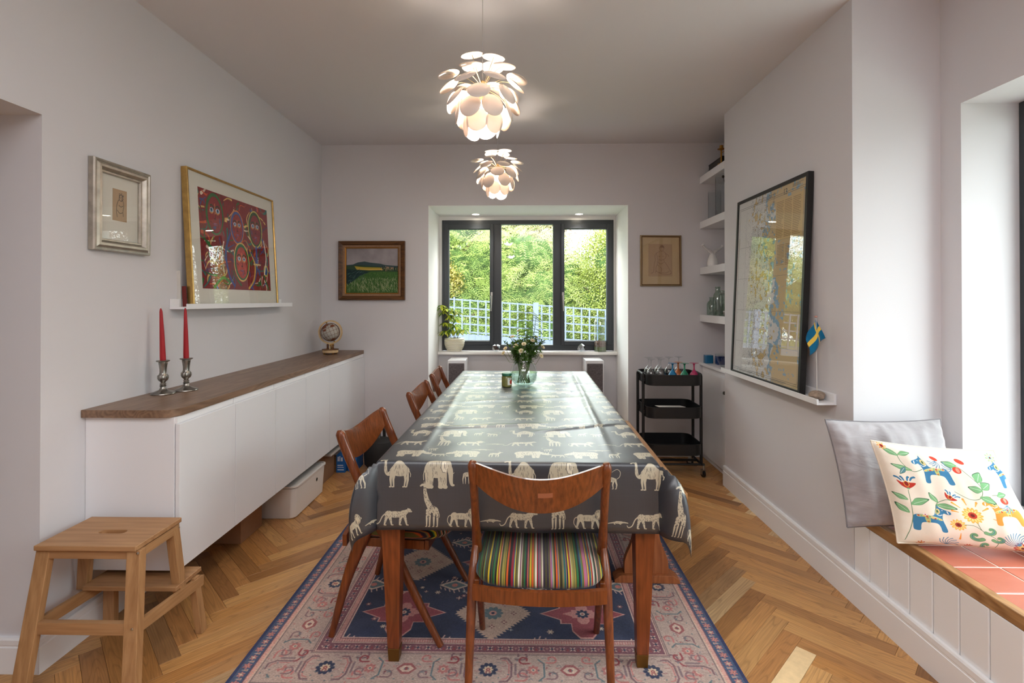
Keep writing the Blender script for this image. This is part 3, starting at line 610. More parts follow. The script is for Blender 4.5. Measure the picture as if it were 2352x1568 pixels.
# ------------------------------------------------------------------ animal print oilcloth
TW, TH = .457, .435
CR = (178, 170, 148); BG = (38, 42, 50); DK = (78, 74, 72); MID = (150, 140, 122)
cv = CV(TW, TH, 1080, BG)
n_ = fbm(cv.W, cv.H, 9, 3)[..., None]; cv.a *= (.93+.14*n_)
wv = rng.normal(0, .05, (1, cv.W, 1))+rng.normal(0, .05, (cv.H, 1, 1)); cv.a = np.clip(cv.a*(1+wv*.8), 0, 1).astype(np.float32)
bgsave = cv.a.copy()
def animal(kind, cx, cy, s, fl=1, sh=True):
    """cx, cy: ground centre; s: body length scale; fl=-1 looks left. Coordinates in units of s."""
    for ddx in (-TW, 0, TW):
        cv.m = np.zeros((cv.H, cv.W), np.float32)
        X = lambda x, y: (cx+ddx+fl*x*s, cy+y*s)
        L = lambda pts, r, r1=None, c=CR: cv.line([X(*p) for p in pts], r*s, c, None if r1 is None else r1*s)
        E = lambda x, y, rx, ry, rot=0, c=CR: cv.ell(*X(x, y), rx*s, ry*s, c, fl*rot)
        D = lambda pts, r=.008, c=DK, al=.8: cv.line([X(*p) for p in pts], r*s, c, al=al, clip=True)
        if sh: cv.line([X(-.55, -.0), X(-.1, .012), X(.5, -.005)], .012*s, (36, 34, 37), al=.9)
        if kind == 'camel':
            E(0, .52, .30, .17); L([(-.22, .55), (-.06, .70), (.03, .76), (.13, .68), (.25, .54)], .10, .08); E(.02, .70, .12, .12)
            for x in (-.25, -.17): L([(x, .45), (x-.02, .24), (x+.015, .03)], .05, .02); L([(x+.02, .02), (x+.06, .015)], .022)
            for x in (.20, .29): L([(x-.02, .45), (x+.01, .25), (x-.01, .03)], .055, .02); L([(x-.01, .02), (x+.035, .015)], .022)
            L(cm([(.26, .50), (.38, .42), (.46, .52), (.47, .70), (.48, .84)], 5), .065, .038); L([(.47, .86), (.56, .87), (.63, .83)], .042, .028); L([(.46, .9), (.45, .94)], .014)
            L([(-.30, .55), (-.36, .42), (-.35, .34)], .012)
            for k in range(26): x = random.uniform(-.26, .24); y = random.uniform(.38, .75); D([(x, y), (x+random.uniform(-.03, .02), y-random.uniform(.05, .12))], .005)
            for k in range(14): x = random.uniform(.28, .50); y = random.uniform(.4, .8); D([(x, y), (x+.01, y-.07)], .005)
        if kind == 'elephant':
            E(-.02, .58, .36, .27); E(-.18, .56, .22, .25); L(cm([(.28, .62), (.38, .60), (.42, .45), (.43, .25), (.46, .12), (.52, .10)], 5), .11, .028); E(.30, .68, .15, .15)
            for x, f in ((-.30, .02), (-.18, -.02), (.10, .0), (.22, .02)): L([(x, .42), (x+f, .06)], .085, .062); L([(x+f-.01, .05), (x+f+.03, .045)], .06)
            E(.22, .64, .10, .17, .1, (214, 206, 184)); L([(-.38, .6), (-.43, .4), (-.42, .25)], .012); L([(.38, .48), (.48, .44), (.53, .48)], .016, .008)
            for k in range(46): x = random.uniform(-.36, .34); y = random.uniform(.15, .82); D([(x, y), (x+random.uniform(-.02, .02), y-random.uniform(.04, .13))], .006)
            D([(.13, .78), (.12, .62), (.17, .49), (.25, .48)], .010); cv.ell(*X(.34, .68), .012*s, .012*s, DK)
        if kind == 'monkey':
            E(0, .48, .26, .12, .12); E(.30, .60, .10, .09); L([(.36, .57), (.41, .55)], .05, .035)
            for x, q in ((-.20, -.06), (-.10, .05), (.16, -.03), (.24, .05)): L([(x, .42), (x+q, .22), (x+q*.5, .03)], .05, .02); L([(x+q*.5, .02), (x+q*.5+.05, .012)], .018)
            L(cm([(-.24, .5), (-.40, .62), (-.45, .86), (-.30, 1.0), (-.12, .93), (-.02, .86)], 5), .016, .011)
            for k in range(30): x = random.uniform(-.24, .3); y = random.uniform(.15, .6); D([(x, y), (x+random.uniform(-.02, .02), y-.08)], .010)
        if kind == 'giraffe':
            E(-.10, .62, .20, .13, .35); L([(.0, .68), (.14, .95), (.20, 1.22), (.22, 1.48)], .11, .045); L([(.22, 1.5), (.31, 1.50), (.37, 1.46)], .05, .028)
            L([(.20, 1.54), (.19, 1.62)], .011); L([(.24, 1.54), (.245, 1.61)], .011); L([(.17, 1.52), (.12, 1.55)], .018, .01)
            for x, q in ((-.24, -.02), (-.15, .02), (.03, -.01), (.11, .02)): L([(x, .58), (x+q, .3), (x+q, .03)], .055, .018); L([(x+q, .02), (x+q+.035, .015)], .018)
            L([(-.28, .62), (-.33, .42), (-.32, .34)], .010)
            for k in range(130):
                x = random.uniform(-.30, .26); y = random.uniform(.34, 1.42); cv.ell(*X(x, y), .017*s, .021*s, DK, random.random()*3, al=.75, clip=True)
        if kind in ('leopard', 'lion'):
            E(-.02, .42, .40, .125); E(-.30, .42, .15, .15); E(.27, .44, .14, .14)
            for x, q in ((-.36, -.10), (-.26, .08), (.20, -.06), (.32, .10)): L([(x, .38), (x+q*.6, .2), (x+q, .03)], .07, .026); L([(x+q, .022), (x+q+.06, .016)], .022)
            if kind == 'leopard': L([(.34, .50), (.46, .56)], .10, .07); E(.50, .58, .085, .075); L([(.55, .55), (.60, .54)], .04, .03); E(.46, .655, .02, .02); L(cm([(-.42, .46), (-.55, .34), (-.66, .12), (-.80, .05), (-.86, .12)], 5), .024, .014)
            else:
                E(.42, .56, .17, .19, 0, (190, 178, 150)); E(.50, .60, .10, .10); L([(.56, .57), (.63, .55)], .05, .038); L(cm([(-.42, .46), (-.54, .40), (-.58, .22), (-.50, .08)], 5), .016, .012); E(-.50, .08, .03, .04)
                for k in range(60): a = random.uniform(0, 6.28); r0 = random.uniform(.08, .17); D([(.42+r0*math.cos(a), .56+r0*math.sin(a)), (.42+(r0+.05)*math.cos(a+.3), .56+(r0+.05)*math.sin(a+.3))], .006)
                for k in range(20): x = random.uniform(-.38, .25); y = random.uniform(.2, .5); D([(x, y), (x+.02, y-.08)], .006)
                cv.ell(*X(.52, .62), .013*s, .013*s, DK); cv.ell(*X(.63, .565), .016*s, .012*s, DK)
            if kind == 'leopard':
                for k in range(150):
                    x = random.uniform(-.46, .56); y = random.uniform(.12, .66); cv.ell(*X(x, y), .014*s, .012*s, DK, random.random()*3, al=.8, clip=True)
        if kind in ('rhino', 'hippo'):
            E(-.04, .44, .38, .20); E(-.24, .45, .20, .19); E(.24, .45, .18, .18); L([(.34, .46), (.52, .38)], .13, .085); L([(.52, .38), (.58, .35)], .085, .075)
            for x in (-.32, -.20, .16, .28): L([(x, .32), (x, .05)], .075, .055)
            if kind == 'rhino': L([(.60, .42), (.63, .58)], .03, .006); L([(.52, .46), (.53, .53)], .02, .006)
            L([(.34, .6), (.33, .67)], .025, .01)
            for k in range(44): x = random.uniform(-.38, .5); y = random.uniform(.12, .6); D([(x, y), (x+random.uniform(-.03, .03), y-.08)], .007)
            cv.ell(*X(.44, .47), .013*s, .013*s, DK)
        if kind == 'croc':
            L(cm([(-.75, .08), (-.45, .13), (-.1, .17), (.2, .16)], 5), .02, .085); L([(-.1, .17), (.25, .16)], .09); L([(.25, .16), (.45, .17), (.72, .12)], .07, .03)
            for x in (-.2, .2): L([(x, .12), (x-.06, .06), (x+.02, .02)], .035, .02)
            for k in range(60): x = random.uniform(-.6, .6); y = random.uniform(.06, .25); D([(x, y), (x+.02, y)], .007)
        if kind == 'antelope':
            E(0, .56, .24, .13); L([(.18, .6), (.30, .8)], .09, .05); L([(.30, .82), (.42, .80)], .05, .028); L(cm([(.28, .86), (.22, 1.0), (.14, 1.06)], 4), .015, .008)
            for x, q in ((-.20, -.05), (-.12, .03), (.12, -.02), (.18, .05)): L([(x, .5), (x+q, .28), (x+q*.6, .03)], .045, .015)
            for k in range(20): x = random.uniform(-.2, .2); y = random.uniform(.45, .66); D([(x, y), (x, y-.07)], .007)
    cv.m = None
animal('leopard', .060, .016, .092); animal('giraffe', .185, .012, .100, -1); animal('lion', .300, .014, .090); animal('croc', .405, .03, .05)
animal('camel', .070, .152, .112, -1); animal('elephant', .208, .150, .118); animal('monkey', .385, .155, .070, -1); animal('antelope', .318, .166, .062)
animal('rhino', .085, .295, .125); animal('hippo', .300, .298, .120, -1); animal('leopard', .195, .305, .055, -1); animal('antelope', .410, .30, .075)
animal('monkey', .16, .375, .05); animal('croc', .36, .385, .06, -1)
t = NT('printed_oilcloth'); tx = t.n('TexImage', {'Vector': t.n('UVMap').outputs[0]}, image=cv.image('animal_print'), extension='REPEAT')
t.P(col=tx.outputs[0], rough=.42, spec=.7, coat=.7, coatr=.32); nb = t.n('TexNoise', {'Vector': t.n('TexCoord').outputs['Object'], 'Scale': 500.0}); t.bump(nb.outputs[0], .05); M_cloth = t.m
OD = .245
def wrinkle(s, t_):
    z = 0
    for (x0, y0, x1, y1, wd, h) in ((-.45, .62, .05, .66, .010, .006), (.0, .60, .45, .52, .012, .006), (-.5, .93, .3, .945, .008, .006), (-.48, .36, -.05, .40, .010, .005), (-.1, .33, .42, .22, .012, .0045),
                                    (-.3, -.1, .4, .05, .03, .003), (-.4, -.72, .1, -.62, .02, .004), (.1, -.75, .48, -.6, .012, .005), (.36, -.9, .40, 1.1, .012, .0045), (-.1, 1.02, .4, 1.0, .012, .005), (-.38, -1.0, -.42, 1.0, .015, .003)):
        dx, dy = x1-x0, y1-y0; L = dx*dx+dy*dy; q = max(-.15, min(1.15, ((s-x0)*dx+(t_-y0)*dy)/L)); e_ = max(0, 1-max(0, abs(q-.5)-.35)/.3)
        d_ = math.hypot(s-x0-q*dx, t_-y0-q*dy); z += h*e_*math.exp(-(d_/wd)**2)
    return 1.5*z+.0022*mnoise.noise(Vector((s*4, t_*3, 1)))+.0010*mnoise.noise(Vector((s*14, t_*9, 2)))
def clothpt(s, t_):
    ax = abs(s)-TA; ay = abs(t_)-TB; sx = 1 if s > 0 else -1; sy = 1 if t_ > 0 else -1; top = TZ+.0025
    if ax <= 0 and ay <= 0:
        ed = min(-ax, -ay); return (s, t_, top+wrinkle(s, t_)*min(1, ed/.05))
    near = sy < 0
    if ax > 0 and ay > 0:
        r = math.hypot(ax, ay); pk = R(40) if (near and sx < 0) else R(46)     # 0: along the side, 90deg: along the end
        ph = math.atan2(ay, ax); q = ph/pk*.5 if ph < pk else .5+(ph-pk)/(math.pi/2-pk)*.5; b = math.sin(math.pi*q)**1.35
        Hc = (.130 if sx > 0 else .112) if near else .09; h = zd = 0.0; N = 14
        for k in range(N):
            rr = r*(k+.5)/N; sl = min(.93, b*(Hc/.115)*(1-math.tanh(rr/.115)**2)+(1-b)*.07+(-.12*b*max(0, rr-.2)/.1 if sx < 0 else 0)); h += sl*r/N; zd += math.sqrt(1-sl*sl)*r/N
        h += .008*min(1, r/.02)
        dirang = ph+(.10*math.sin(4*ph) if near else 0)
        return (sx*(TA+h*math.cos(dirang)), sy*(TB+h*math.sin(dirang)), top-zd)
    r = max(ax, ay); bend = min(1, r/.02); base = .0045*math.sin(min(1, r/.02)*math.pi/2)
    u = s if ay > 0 else t_; wv_ = (.006*math.sin(u*9+1.3)+.004*math.sin(u*23))*r/OD; al = R(4)
    lim = (TA if ay > 0 else TB); cn = max(0, 1-(lim-abs(u))/.22)    # approach to the corner
    h = base+r*math.sin(al)+max(0, wv_)+.004; dz = r*(1-.01)
    if ay > 0: return (s, sy*(TB+h), top-dz*(1 if r > .01 else r/.01))
    return (sx*(TA+h), t_, top-dz*(1 if r > .01 else r/.01))
def axis(L, step):
    n = int(round(2*L/step)); a = [-L+2*L*i/n for i in range(n+1)]; ov = [.004, .012, .025]+[.025+(OD-.025)*k/10 for k in range(1, 11)]
    return [-(L+o) for o in reversed(ov)]+a+[L+o for o in ov]
SS, TT = axis(TA, .014), axis(TB, .016); nS, nT = len(SS), len(TT)
v = [clothpt(s_, t__) for t__ in TT for s_ in SS]
uvc = [((s_+.429)/TW+.070/TW, (t__+TB+OD)/TH) for t__ in TT for s_ in SS]
mbc = MB().add(v, [(j*nS+i, j*nS+i+1, (j+1)*nS+i+1, (j+1)*nS+i) for j in range(nT-1) for i in range(nS-1)])
o = put(mbc, 'tablecloth', M_cloth, None, smooth=True, uv=uvc, ang=60); o.location = (.005, 3.04, 0); o.rotation_euler = (0, 0, TROT)
sol = o.modifiers.new('thick', 'SOLIDIFY'); sol.thickness = .0012; sol.offset = -1
relabel(o, 'dark grey oilcloth printed with cream safari animals, draped over the dining table', None, 'tablecloth')
TTOP = TZ+.0048

# ------------------------------------------------------------------ dining chairs (local: +y is forward, origin on the floor below the leg joint)
M_cw = wood('chair_teak', (78, 36, 14), (134, 70, 32), 'Z', 110, .32, coat=.25, streak=.3)
M_cb = wood('chair_back_veneer', (80, 38, 14), (140, 76, 36), 'Z', 120, .28, coat=.35, streak=.35)
st = CV(.46, .01, 736, (60, 60, 40)); x = 0
pal = [(20, 18, 18), (20, 18, 18), (90, 86, 40), (190, 164, 30), (176, 166, 148), (30, 96, 50), (10, 72, 104), (130, 20, 40), (188, 76, 24), (90, 128, 138), (150, 90, 120), (40, 28, 46), (134, 126, 60), (70, 64, 30), (204, 196, 176), (110, 104, 60), (60, 56, 30)]
while x < .46:
    wd = random.choice([.0015, .002, .003, .0045, .006]); c = random.choice(pal); st.poly([(x, -.01), (x+wd, -.01), (x+wd, .02), (x, .02)], c); x += wd
M_stripe = printmat('striped_fabric', st, .85, bump=(400, .3), sheen=.2)
ch = thing('dining_chair', 'teak dining chair with striped seat at the near end of the table', 'chair', (0, 0, 0), 'teak dining chairs around the table', local=True)
for sx in (-1, 1):
    fr = [(sx*.2325, .262, 0), (sx*.231, .20, .11), (sx*.229, .13, .24), (sx*.226, .065, .36), (sx*.224, .0, .47), (sx*.221, -.062, .585), (sx*.219, -.112, .69), (sx*.2185, -.145, .765), (sx*.2185, -.160, .808), (sx*.217, -.163, .822)]
    fr = cm(fr, 3); n = len(fr); rd = []
    for p in fr:
        z = p[2]; wx = np.interp(z, [0, .3, .44, .6, .74, .81, .823], [.012, .0155, .018, .0135, .014, .0165, .009]); dy = np.interp(z, [0, .3, .44, .6, .74, .81, .823], [.012, .018, .024, .018, .020, .019, .008]); rd.append((float(wx), float(dy)))
    put(MB().tube(fr, rd, 14, up=(0, 1, 0), pw=2.5), 'front_leg_post', M_cw, ch, smooth=True, ang=60)
    rr_ = cm([(sx*.2265, -.012, .475), (sx*.228, -.045, .43), (sx*.230, -.085, .34), (sx*.231, -.135, .20), (sx*.232, -.190, 0)], 4)
    rd = [(float(np.interp(p[2], [0, .2, .4, .475], [.0115, .0145, .018, .012])), float(np.interp(p[2], [0, .2, .4, .475], [.0125, .018, .028, .02]))) for p in rr_]
    put(MB().tube(rr_, rd, 14, up=(0, 1, 0), pw=2.5), 'rear_leg', M_cw, ch, smooth=True, ang=60)
    put(MB().beam((sx*.213, -.10, .380), (sx*.213, .19, .380), .018, .036), 'side_rail', M_cw, ch, bevel=.003)
m = MB(); bow = lambda t_: -.128-.024*(1-t_*t_)
m = MB(); N = 16; a_ = []; b_ = []
for i in range(N+1):
    q = -1+2*i/N; a_.append((q*.222, -.140-.026*(1-q*q), .358)); b_.append((q*.222, -.140-.026*(1-q*q), .403))
for i in range(N):
    p, q = Vector(a_[i]), Vector(a_[i+1]); 
loft(m, [[(x_, y_-.009, z_) for x_, y_, z_ in a_]+[(x_, y_+.009, z_) for x_, y_, z_ in reversed(a_)], [(x_, y_-.009, z_) for x_, y_, z_ in b_]+[(x_, y_+.009, z_) for x_, y_, z_ in reversed(b_)]])
put(m, 'rear_rail', M_cw, ch, smooth=True)
put(MB().box(-.215, .19, .358, .215, .208, .398), 'front_rail', M_cw, ch, bevel=.003)
def seatpt(th, k, top=True):
    e_ = 2/4.2; c_, s_ = math.cos(th), math.sin(th); x_ = math.copysign(abs(c_)**e_, c_)*.228*k; y_ = math.copysign(abs(s_)**e_, s_)*.222*k; return x_, y_+.068
m = MB(); lv = [(k_, z_-.022) for k_, z_ in [(0.90, .421), (.97, .424), (1.0, .436), (.99, .452), (.95, .464), (.86, .474), (.7, .480), (.45, .484), (.2, .486), (.02, .486)]]; n = 56; vs = []
for k, z in lv:
    for j in range(n): x_, y_ = seatpt(2*math.pi*j/n, k); vs.append((x_, y_, z-.014*(1-abs(x_)/.23)*(1 if z > .46 else 0)*0))
m.add(vs, [(i*n+j, i*n+(j+1) % n, (i+1)*n+(j+1) % n, (i+1)*n+j) for i in range(len(lv)-1) for j in range(n)]+[tuple(range(n)), tuple((len(lv)-1)*n+j for j in range(n))])
put(m, 'seat_cushion', M_stripe, ch, smooth=True, uv=[(p[0]/.46+.5, .5) for p in m.v], ang=70, label='seat pad in many-coloured narrow stripes')
def backpt(q, h, side):
    ztop = .818-.040*(math.cos(q*math.pi/2)**1.25 if abs(q) < 1 else 0); zb = .748-.088*max(0, 1-abs(q)**2.2); z = zb+(ztop-zb)*h
    y = -.158+(.80-z)*.27-.050*(1-q*q); return (q*.2165, y+side*.0065, z)
m = MB(); NU, NV = 28, 8; lo = []
for i in range(NU+1):
    q = -1+2*i/NU; f_ = [backpt(q, j/NV, -1) for j in range(NV+1)]; g_ = [backpt(q, j/NV, 1) for j in range(NV, -1, -1)]; lo.append(f_+g_)
loft(m, lo); put(m, 'backrest', M_cb, ch, smooth=True, bevel=0, ang=50)
m = MB(); m.grid(lambda a, b: tuple(Vector(backpt(-.02+a*.22, .47+b*.14, -1))+Vector((0, -.0006, 0))), 4, 1); 
put(m, 'sticker', mat('clear_tape', (150, 92, 66), .3), ch, label='small strip of tape on the back')
ch.location = (.0645, 1.815, .0072); ch.rotation_euler = (0, 0, R(-2.0))
dup(ch, (-.548, 2.235, .0078), R(-90-6.5), 'teak dining chair facing right, nearest of the three along the table left side')
dup(ch, (-.475, 3.10, .0078), R(-90-2), 'teak dining chair facing right, middle of the three along the table left side')
dup(ch, (-.485, 3.83, .0078), R(-90+2), 'teak dining chair facing right, farthest of the three, beside the window niche')

# ------------------------------------------------------------------ bench on the right of the table
bn = thing('bench', 'long pine bench with shaped plank feet along the right side of the table', 'bench', (.612, 3.05, 0), rz=R(-1), local=True)
M_pine = wood('old_pine', (140, 92, 52), (196, 150, 102), 'Y', 50, .5); M_pinez = wood('bench_foot_wood', (122, 66, 34), (170, 102, 60), 'Z', 60, .5)
put(MB().box(-.155, -.655, .418, .182, .78, .45), 'seat_plank', M_pine, bn, bevel=.004)
for yy in (-.59, .60):
    m = MB(); pr = cm([(.105, .06), (.104, .10), (.092, .14), (.068, .20), (.055, .28), (.062, .36), (.10, .418)], 4); pl_ = [(.105, .035)]+pr; pl_ = pl_+[(-a, b) for a, b in reversed(pl_)]
    m.prism([(a, b) for a, b in pl_], yy-.016, yy+.016, 'XZ'); put(m, 'upright', M_pinez, bn, bevel=.002)
    put(MB().prism([(-.155, .0075), (.155, .0075), (.155, .022), (.125, .044), (-.125, .044), (-.155, .022)], yy-.035, yy+.035, 'XZ'), 'foot_block', M_pinez, bn, bevel=.002)
put(MB().box(-.014, -.575, .20, .014, .585, .26), 'stretcher', M_pinez, bn, bevel=.002)

# ------------------------------------------------------------------ step stool
so = thing('step_stool', 'beech step stool with a handle slot standing by the doorway and cabinets', 'stool', (-1.52, 1.9, 0))
M_bee = wood('beech', (146, 104, 68), (186, 144, 102), 'X', 60, .5, streak=.22); M_beez = wood('beech_leg', (146, 104, 66), (188, 146, 102), 'Z', 60, .5, streak=.22); M_beey = wood('beech_rail', (146, 104, 66), (188, 146, 102), 'Y', 60, .5, streak=.22)
def holeplate(m, x0, y0, x1, y1, hx, hy, hw, hh, z0, z1):
    n = 8; inner = rrect(hx-hw, hy-hh, hx+hw, hy+hh, min(hw, hh)*.98, 3); k = len(inner)
    outer = []
    for p in inner:
        dx, dy = (p[0]-hx), (p[1]-hy); tx_ = ((x1-hx) if dx > 0 else (hx-x0))/max(1e-6, abs(dx)); ty_ = ((y1-hy) if dy > 0 else (hy-y0))/max(1e-6, abs(dy)); q = min(tx_, ty_); outer.append([hx+dx*q, hy+dy*q])
    for cx, cy in ((x0, y0), (x1, y0), (x1, y1), (x0, y1)):
        j = min(range(k), key=lambda i: (outer[i][0]-cx)**2+(outer[i][1]-cy)**2); outer[j] = [cx, cy]
    v = [(a, b, z1) for a, b in outer]+[(a, b, z1) for a, b in inner]+[(a, b, z0) for a, b in outer]+[(a, b, z0) for a, b in inner]
    f = []
    for i in range(k):
        j = (i+1) % k; f += [(i, j, k+j, k+i), (2*k+i, 3*k+i, 3*k+j, 2*k+j), (i, 2*k+i, 2*k+j, j), (k+i, k+j, 3*k+j, 3*k+i)]
    return m.add(v, f)
put(holeplate(MB(), -1.702, 1.736, -1.340, 1.976, -1.513, 1.850, .049, .015, .482, .500), 'top_board', M_bee, so, bevel=.003)
put(MB().box(-1.700, 1.93, .232, -1.330, 2.085, .250), 'step_board', M_bee, so, bevel=.003)
def leg4(a, b, wa, wb, nm='leg'):
    m = MB(); A, B = Vector(a), Vector(b); loft(m, [[(A.x-wa[0], A.y-wa[1], A.z), (A.x+wa[0], A.y-wa[1], A.z), (A.x+wa[0], A.y+wa[1], A.z), (A.x-wa[0], A.y+wa[1], A.z)], [(B.x-wb[0], B.y-wb[1], B.z), (B.x+wb[0], B.y-wb[1], B.z), (B.x+wb[0], B.y+wb[1], B.z), (B.x-wb[0], B.y+wb[1], B.z)]])
    return put(m, nm, M_beez, so, bevel=.002)
leg4((-1.704, 1.690, .0005), (-1.680, 1.762, .481), (.027, .013), (.024, .013)); leg4((-1.318, 1.690, .0005), (-1.356, 1.762, .481), (.024, .016), (.024, .016))
leg4((-1.722, 1.965, .224), (-1.690, 1.945, .481), (.02, .014), (.022, .014), 'upper_leg'); leg4((-1.345, 1.975, .20), (-1.362, 1.950, .481), (.017, .018), (.017, .018), 'upper_leg')
leg4((-1.694, 2.062, .0005), (-1.680, 2.045, .231), (.024, .013), (.022, .013)); leg4((-1.311, 2.055, .0005), (-1.334, 2.040, .231), (.014, .017), (.014, .017))
put(MB().box(-1.66, 1.748, .450, -1.378, 1.768, .481), 'apron', M_bee, so, bevel=.001); put(MB().box(-1.67, 1.940, .450, -1.376, 1.958, .481), 'apron', M_bee, so, bevel=.001)
put(MB().beam((-1.352, 1.775, .462), (-1.352, 1.945, .462), .016, .032), 'side_apron', M_beey, so, bevel=.001); put(MB().beam((-1.69, 1.775, .462), (-1.69, 1.945, .462), .016, .032), 'side_apron', M_beey, so, bevel=.001)
put(MB().box(-1.675, 1.716, .205, -1.352, 1.736, .246), 'stretcher', M_bee, so, bevel=.001)
put(MB().beam((-1.335, 1.722, .222), (-1.322, 2.075, .200), .016, .042), 'side_stretcher', M_beey, so, bevel=.001); put(MB().beam((-1.692, 1.722, .222), (-1.70, 2.075, .200), .016, .042), 'side_stretcher', M_beey, so, bevel=.001)
for p in ((-1.336, 1.741, .475), (-1.330, 1.709, .232), (-1.345, 1.966, .465)): put(MB().lathe([(0, 0), (.0045, 0), (.004, .0025), (0, .003)], p, 10, Matrix.Rotation(R(90), 3, 'X')), 'screw', M_steel, so)

# ------------------------------------------------------------------ rug
RW, RL = 1.85, 2.62; ppm = 640; W_, H_ = int(RW*ppm), int(RL*ppm)
NAVY, BLUE, BEI, PINK, RED, TEAL, PLUM, LB = (40, 47, 72), (62, 78, 106), (178, 154, 142), (186, 112, 108), (140, 62, 66), (92, 110, 116), (118, 74, 84), (120, 100, 100)
rug = np.zeros((H_, W_, 3), np.float32); yy, xx = np.mgrid[0:H_, 0:W_].astype(np.float32)
xm, ym = (xx+.5)/ppm, (yy+.5)/ppm; ex, ey = np.minimum(xm, RW-xm), np.minimum(ym, RL-ym); e = np.minimum(ex, ey)
along = np.where(ex < ey, np.abs(ym-RL/2), np.abs(xm-RW/2))
def tilecv(p, h, bgc, fn, px=None):
    c = CV(p, h, int(p*ppm), bgc); fn(c); return c
def lay(c, e0, flip=False):
    """repeat tile c along the border starting at distance e0 from the edge"""
    msk = (e >= e0) & (e < e0+c.h); per = c.w*2; a = along[msk] % per; a = np.where(a > c.w, per-a, a)
    i = np.clip((a*c.k).astype(int), 0, c.W-1); j = np.clip(((e[msk]-e0)*c.k).astype(int), 0, c.H-1); rug[msk] = c.a[j, i]
def hook(c, x, y, s, col, fl=1, r=.0035):
    c.line(cm([(x, y), (x+fl*s*.9, y), (x+fl*s*1.2, y+s*.5), (x+fl*s*.9, y+s), (x+fl*s*.3, y+s*.9), (x+fl*s*.3, y+s*.5)], 4), r, col)
def flower(c, x, y, r, a, b, d=None, n=8):
    for k in range(n): t_ = 2*math.pi*k/n; c.ell(x+r*.62*math.cos(t_), y+r*.62*math.sin(t_), r*.36, r*.24, a, t_)
    c.ell(x, y, r*.38, r*.38, b)
    if d: c.ell(x, y, r*.16, r*.16, d)
def b1(c):
    flower(c, .0, .022, .017, PINK, (200, 140, 120), RED, 6); flower(c, .044, .022, .015, (190, 120, 112), (206, 176, 150), None, 6)
    c.poly([(.016, .036), (.028, .036), (.022, .010)], (200, 178, 160)); c.poly([(.019, .034), (.025, .034), (.022, .020)], (150, 100, 96))
def b2(c):
    c.poly([(0, 0), (.02, 0), (.02, .004), (0, .004)], PLUM); c.poly([(0, .018), (.02, .018), (.02, .024), (0, .024)], (206, 176, 156))
    c.line([(.003, .007), (.009, .016)], .0022, (216, 150, 134)); c.line([(.013, .007), (.019, .016)], .0022, (216, 150, 134))
def b3(c):
    c.poly([(0, .002), (.30, .002), (.30, .006), (0, .006)], LB); c.poly([(0, .158), (.30, .158), (.30, .162), (0, .162)], LB)
    flower(c, .0, .082, .036, NAVY, (190, 150, 110), (90, 90, 100), 10); flower(c, 0, .082, .020, (206, 180, 150), RED, (206, 180, 150), 8)
    c.line([(.045, .025), (.07, .025), (.085, .05), (.085, .115), (.07, .14), (.045, .14)], .0035, (120, 90, 96)); c.line([(.052, .035), (.068, .04), (.076, .06), (.076, .105), (.066, .128), (.05, .13)], .002, PINK)
    hook(c, .10, .03, .035, PINK); hook(c, .10, .135, .035, (120, 90, 96)); c.line([(.10, .06), (.10, .11)], .004, (126, 104, 108)); hook(c, .15, .05, .03, (128, 100, 104), -1); hook(c, .15, .115, .03, RED, -1)
    flower(c, .165, .082, .024, (176, 108, 104), (200, 170, 150), TEAL, 8); c.line([(.185, .03), (.205, .05), (.205, .115), (.185, .135)], .003, TEAL)
    hook(c, .215, .04, .03, (128, 100, 104)); hook(c, .215, .12, .03, PINK); c.poly([(.262, .082), (.285, .055), (.30, .055), (.30, .11), (.285, .11)], (150, 84, 84)); c.poly([(.272, .082), (.288, .066), (.30, .066), (.30, .098), (.288, .098)], (206, 180, 160)); c.ell(.30, .082, .008, .008, RED)
    for k in range(26):
        x_, y_ = random.random()*.3, random.uniform(.015, .15); c.line(cm([(x_, y_), (x_+.008, y_+random.uniform(-.008, .008)), (x_+.016, y_)], 3), .0014, random.choice([(128, 100, 104), (150, 90, 92), (104, 110, 116)]), al=.8)
    for k in range(26): c.ell(random.random()*.3, random.uniform(.012, .15), .004, .003, random.choice([PINK, TEAL, (150, 120, 116), RED]), random.random()*3, al=.8)
def b4(c):
    c.poly([(0, 0), (.08, 0), (.08, .058), (0, .058)], PLUM); c.line([(0, .005), (.08, .005)], .0022, (206, 180, 160)); c.line([(0, .053), (.08, .053)], .0022, (206, 180, 160))
    for x_, cc_ in ((0, (206, 180, 160)), (.04, (186, 150, 140)), (.08, (206, 180, 160))):
        for k in range(4): t_ = math.pi/4+k*math.pi/2; c.line([(x_, .029), (x_+.013*math.cos(t_), .029+.013*math.sin(t_))], .0035, cc_, .002)
        c.ell(x_, .029, .005, .005, NAVY)
    c.poly([(.014, .018), (.026, .018), (.02, .036)], RED); c.poly([(.054, .036), (.066, .036), (.06, .018)], (160, 110, 110))
def b5(c):
    c.poly([(0, 0), (.03, 0), (.03, .022), (0, .022)], (196, 158, 146))
    for x_ in (0, .01, .02, .03): c.line([(x_, .003), (x_, .018)], .002, PINK)
    c.poly([(0, .018), (.03, .018), (.03, .022), (0, .022)], PLUM)
rug[:] = np.array(NAVY)/255
rug[e < .012] = np.array((34, 44, 84))/255; lay(tilecv(.044, .046, BLUE, b1), .012); lay(tilecv(.02, .024, (196, 158, 146), b2), .058); lay(tilecv(.30, .165, BEI, b3), .082); lay(tilecv(.08, .058, PLUM, b4), .247); lay(tilecv(.03, .022, BEI, b5), .305)
FB = .327; FWd, FLn = RW-2*FB, RL-2*FB; f = CV(FWd, FLn, int(FWd*ppm), NAVY); f.a *= (.85+.4*fbm(f.W, f.H, 12, 3)[..., None])
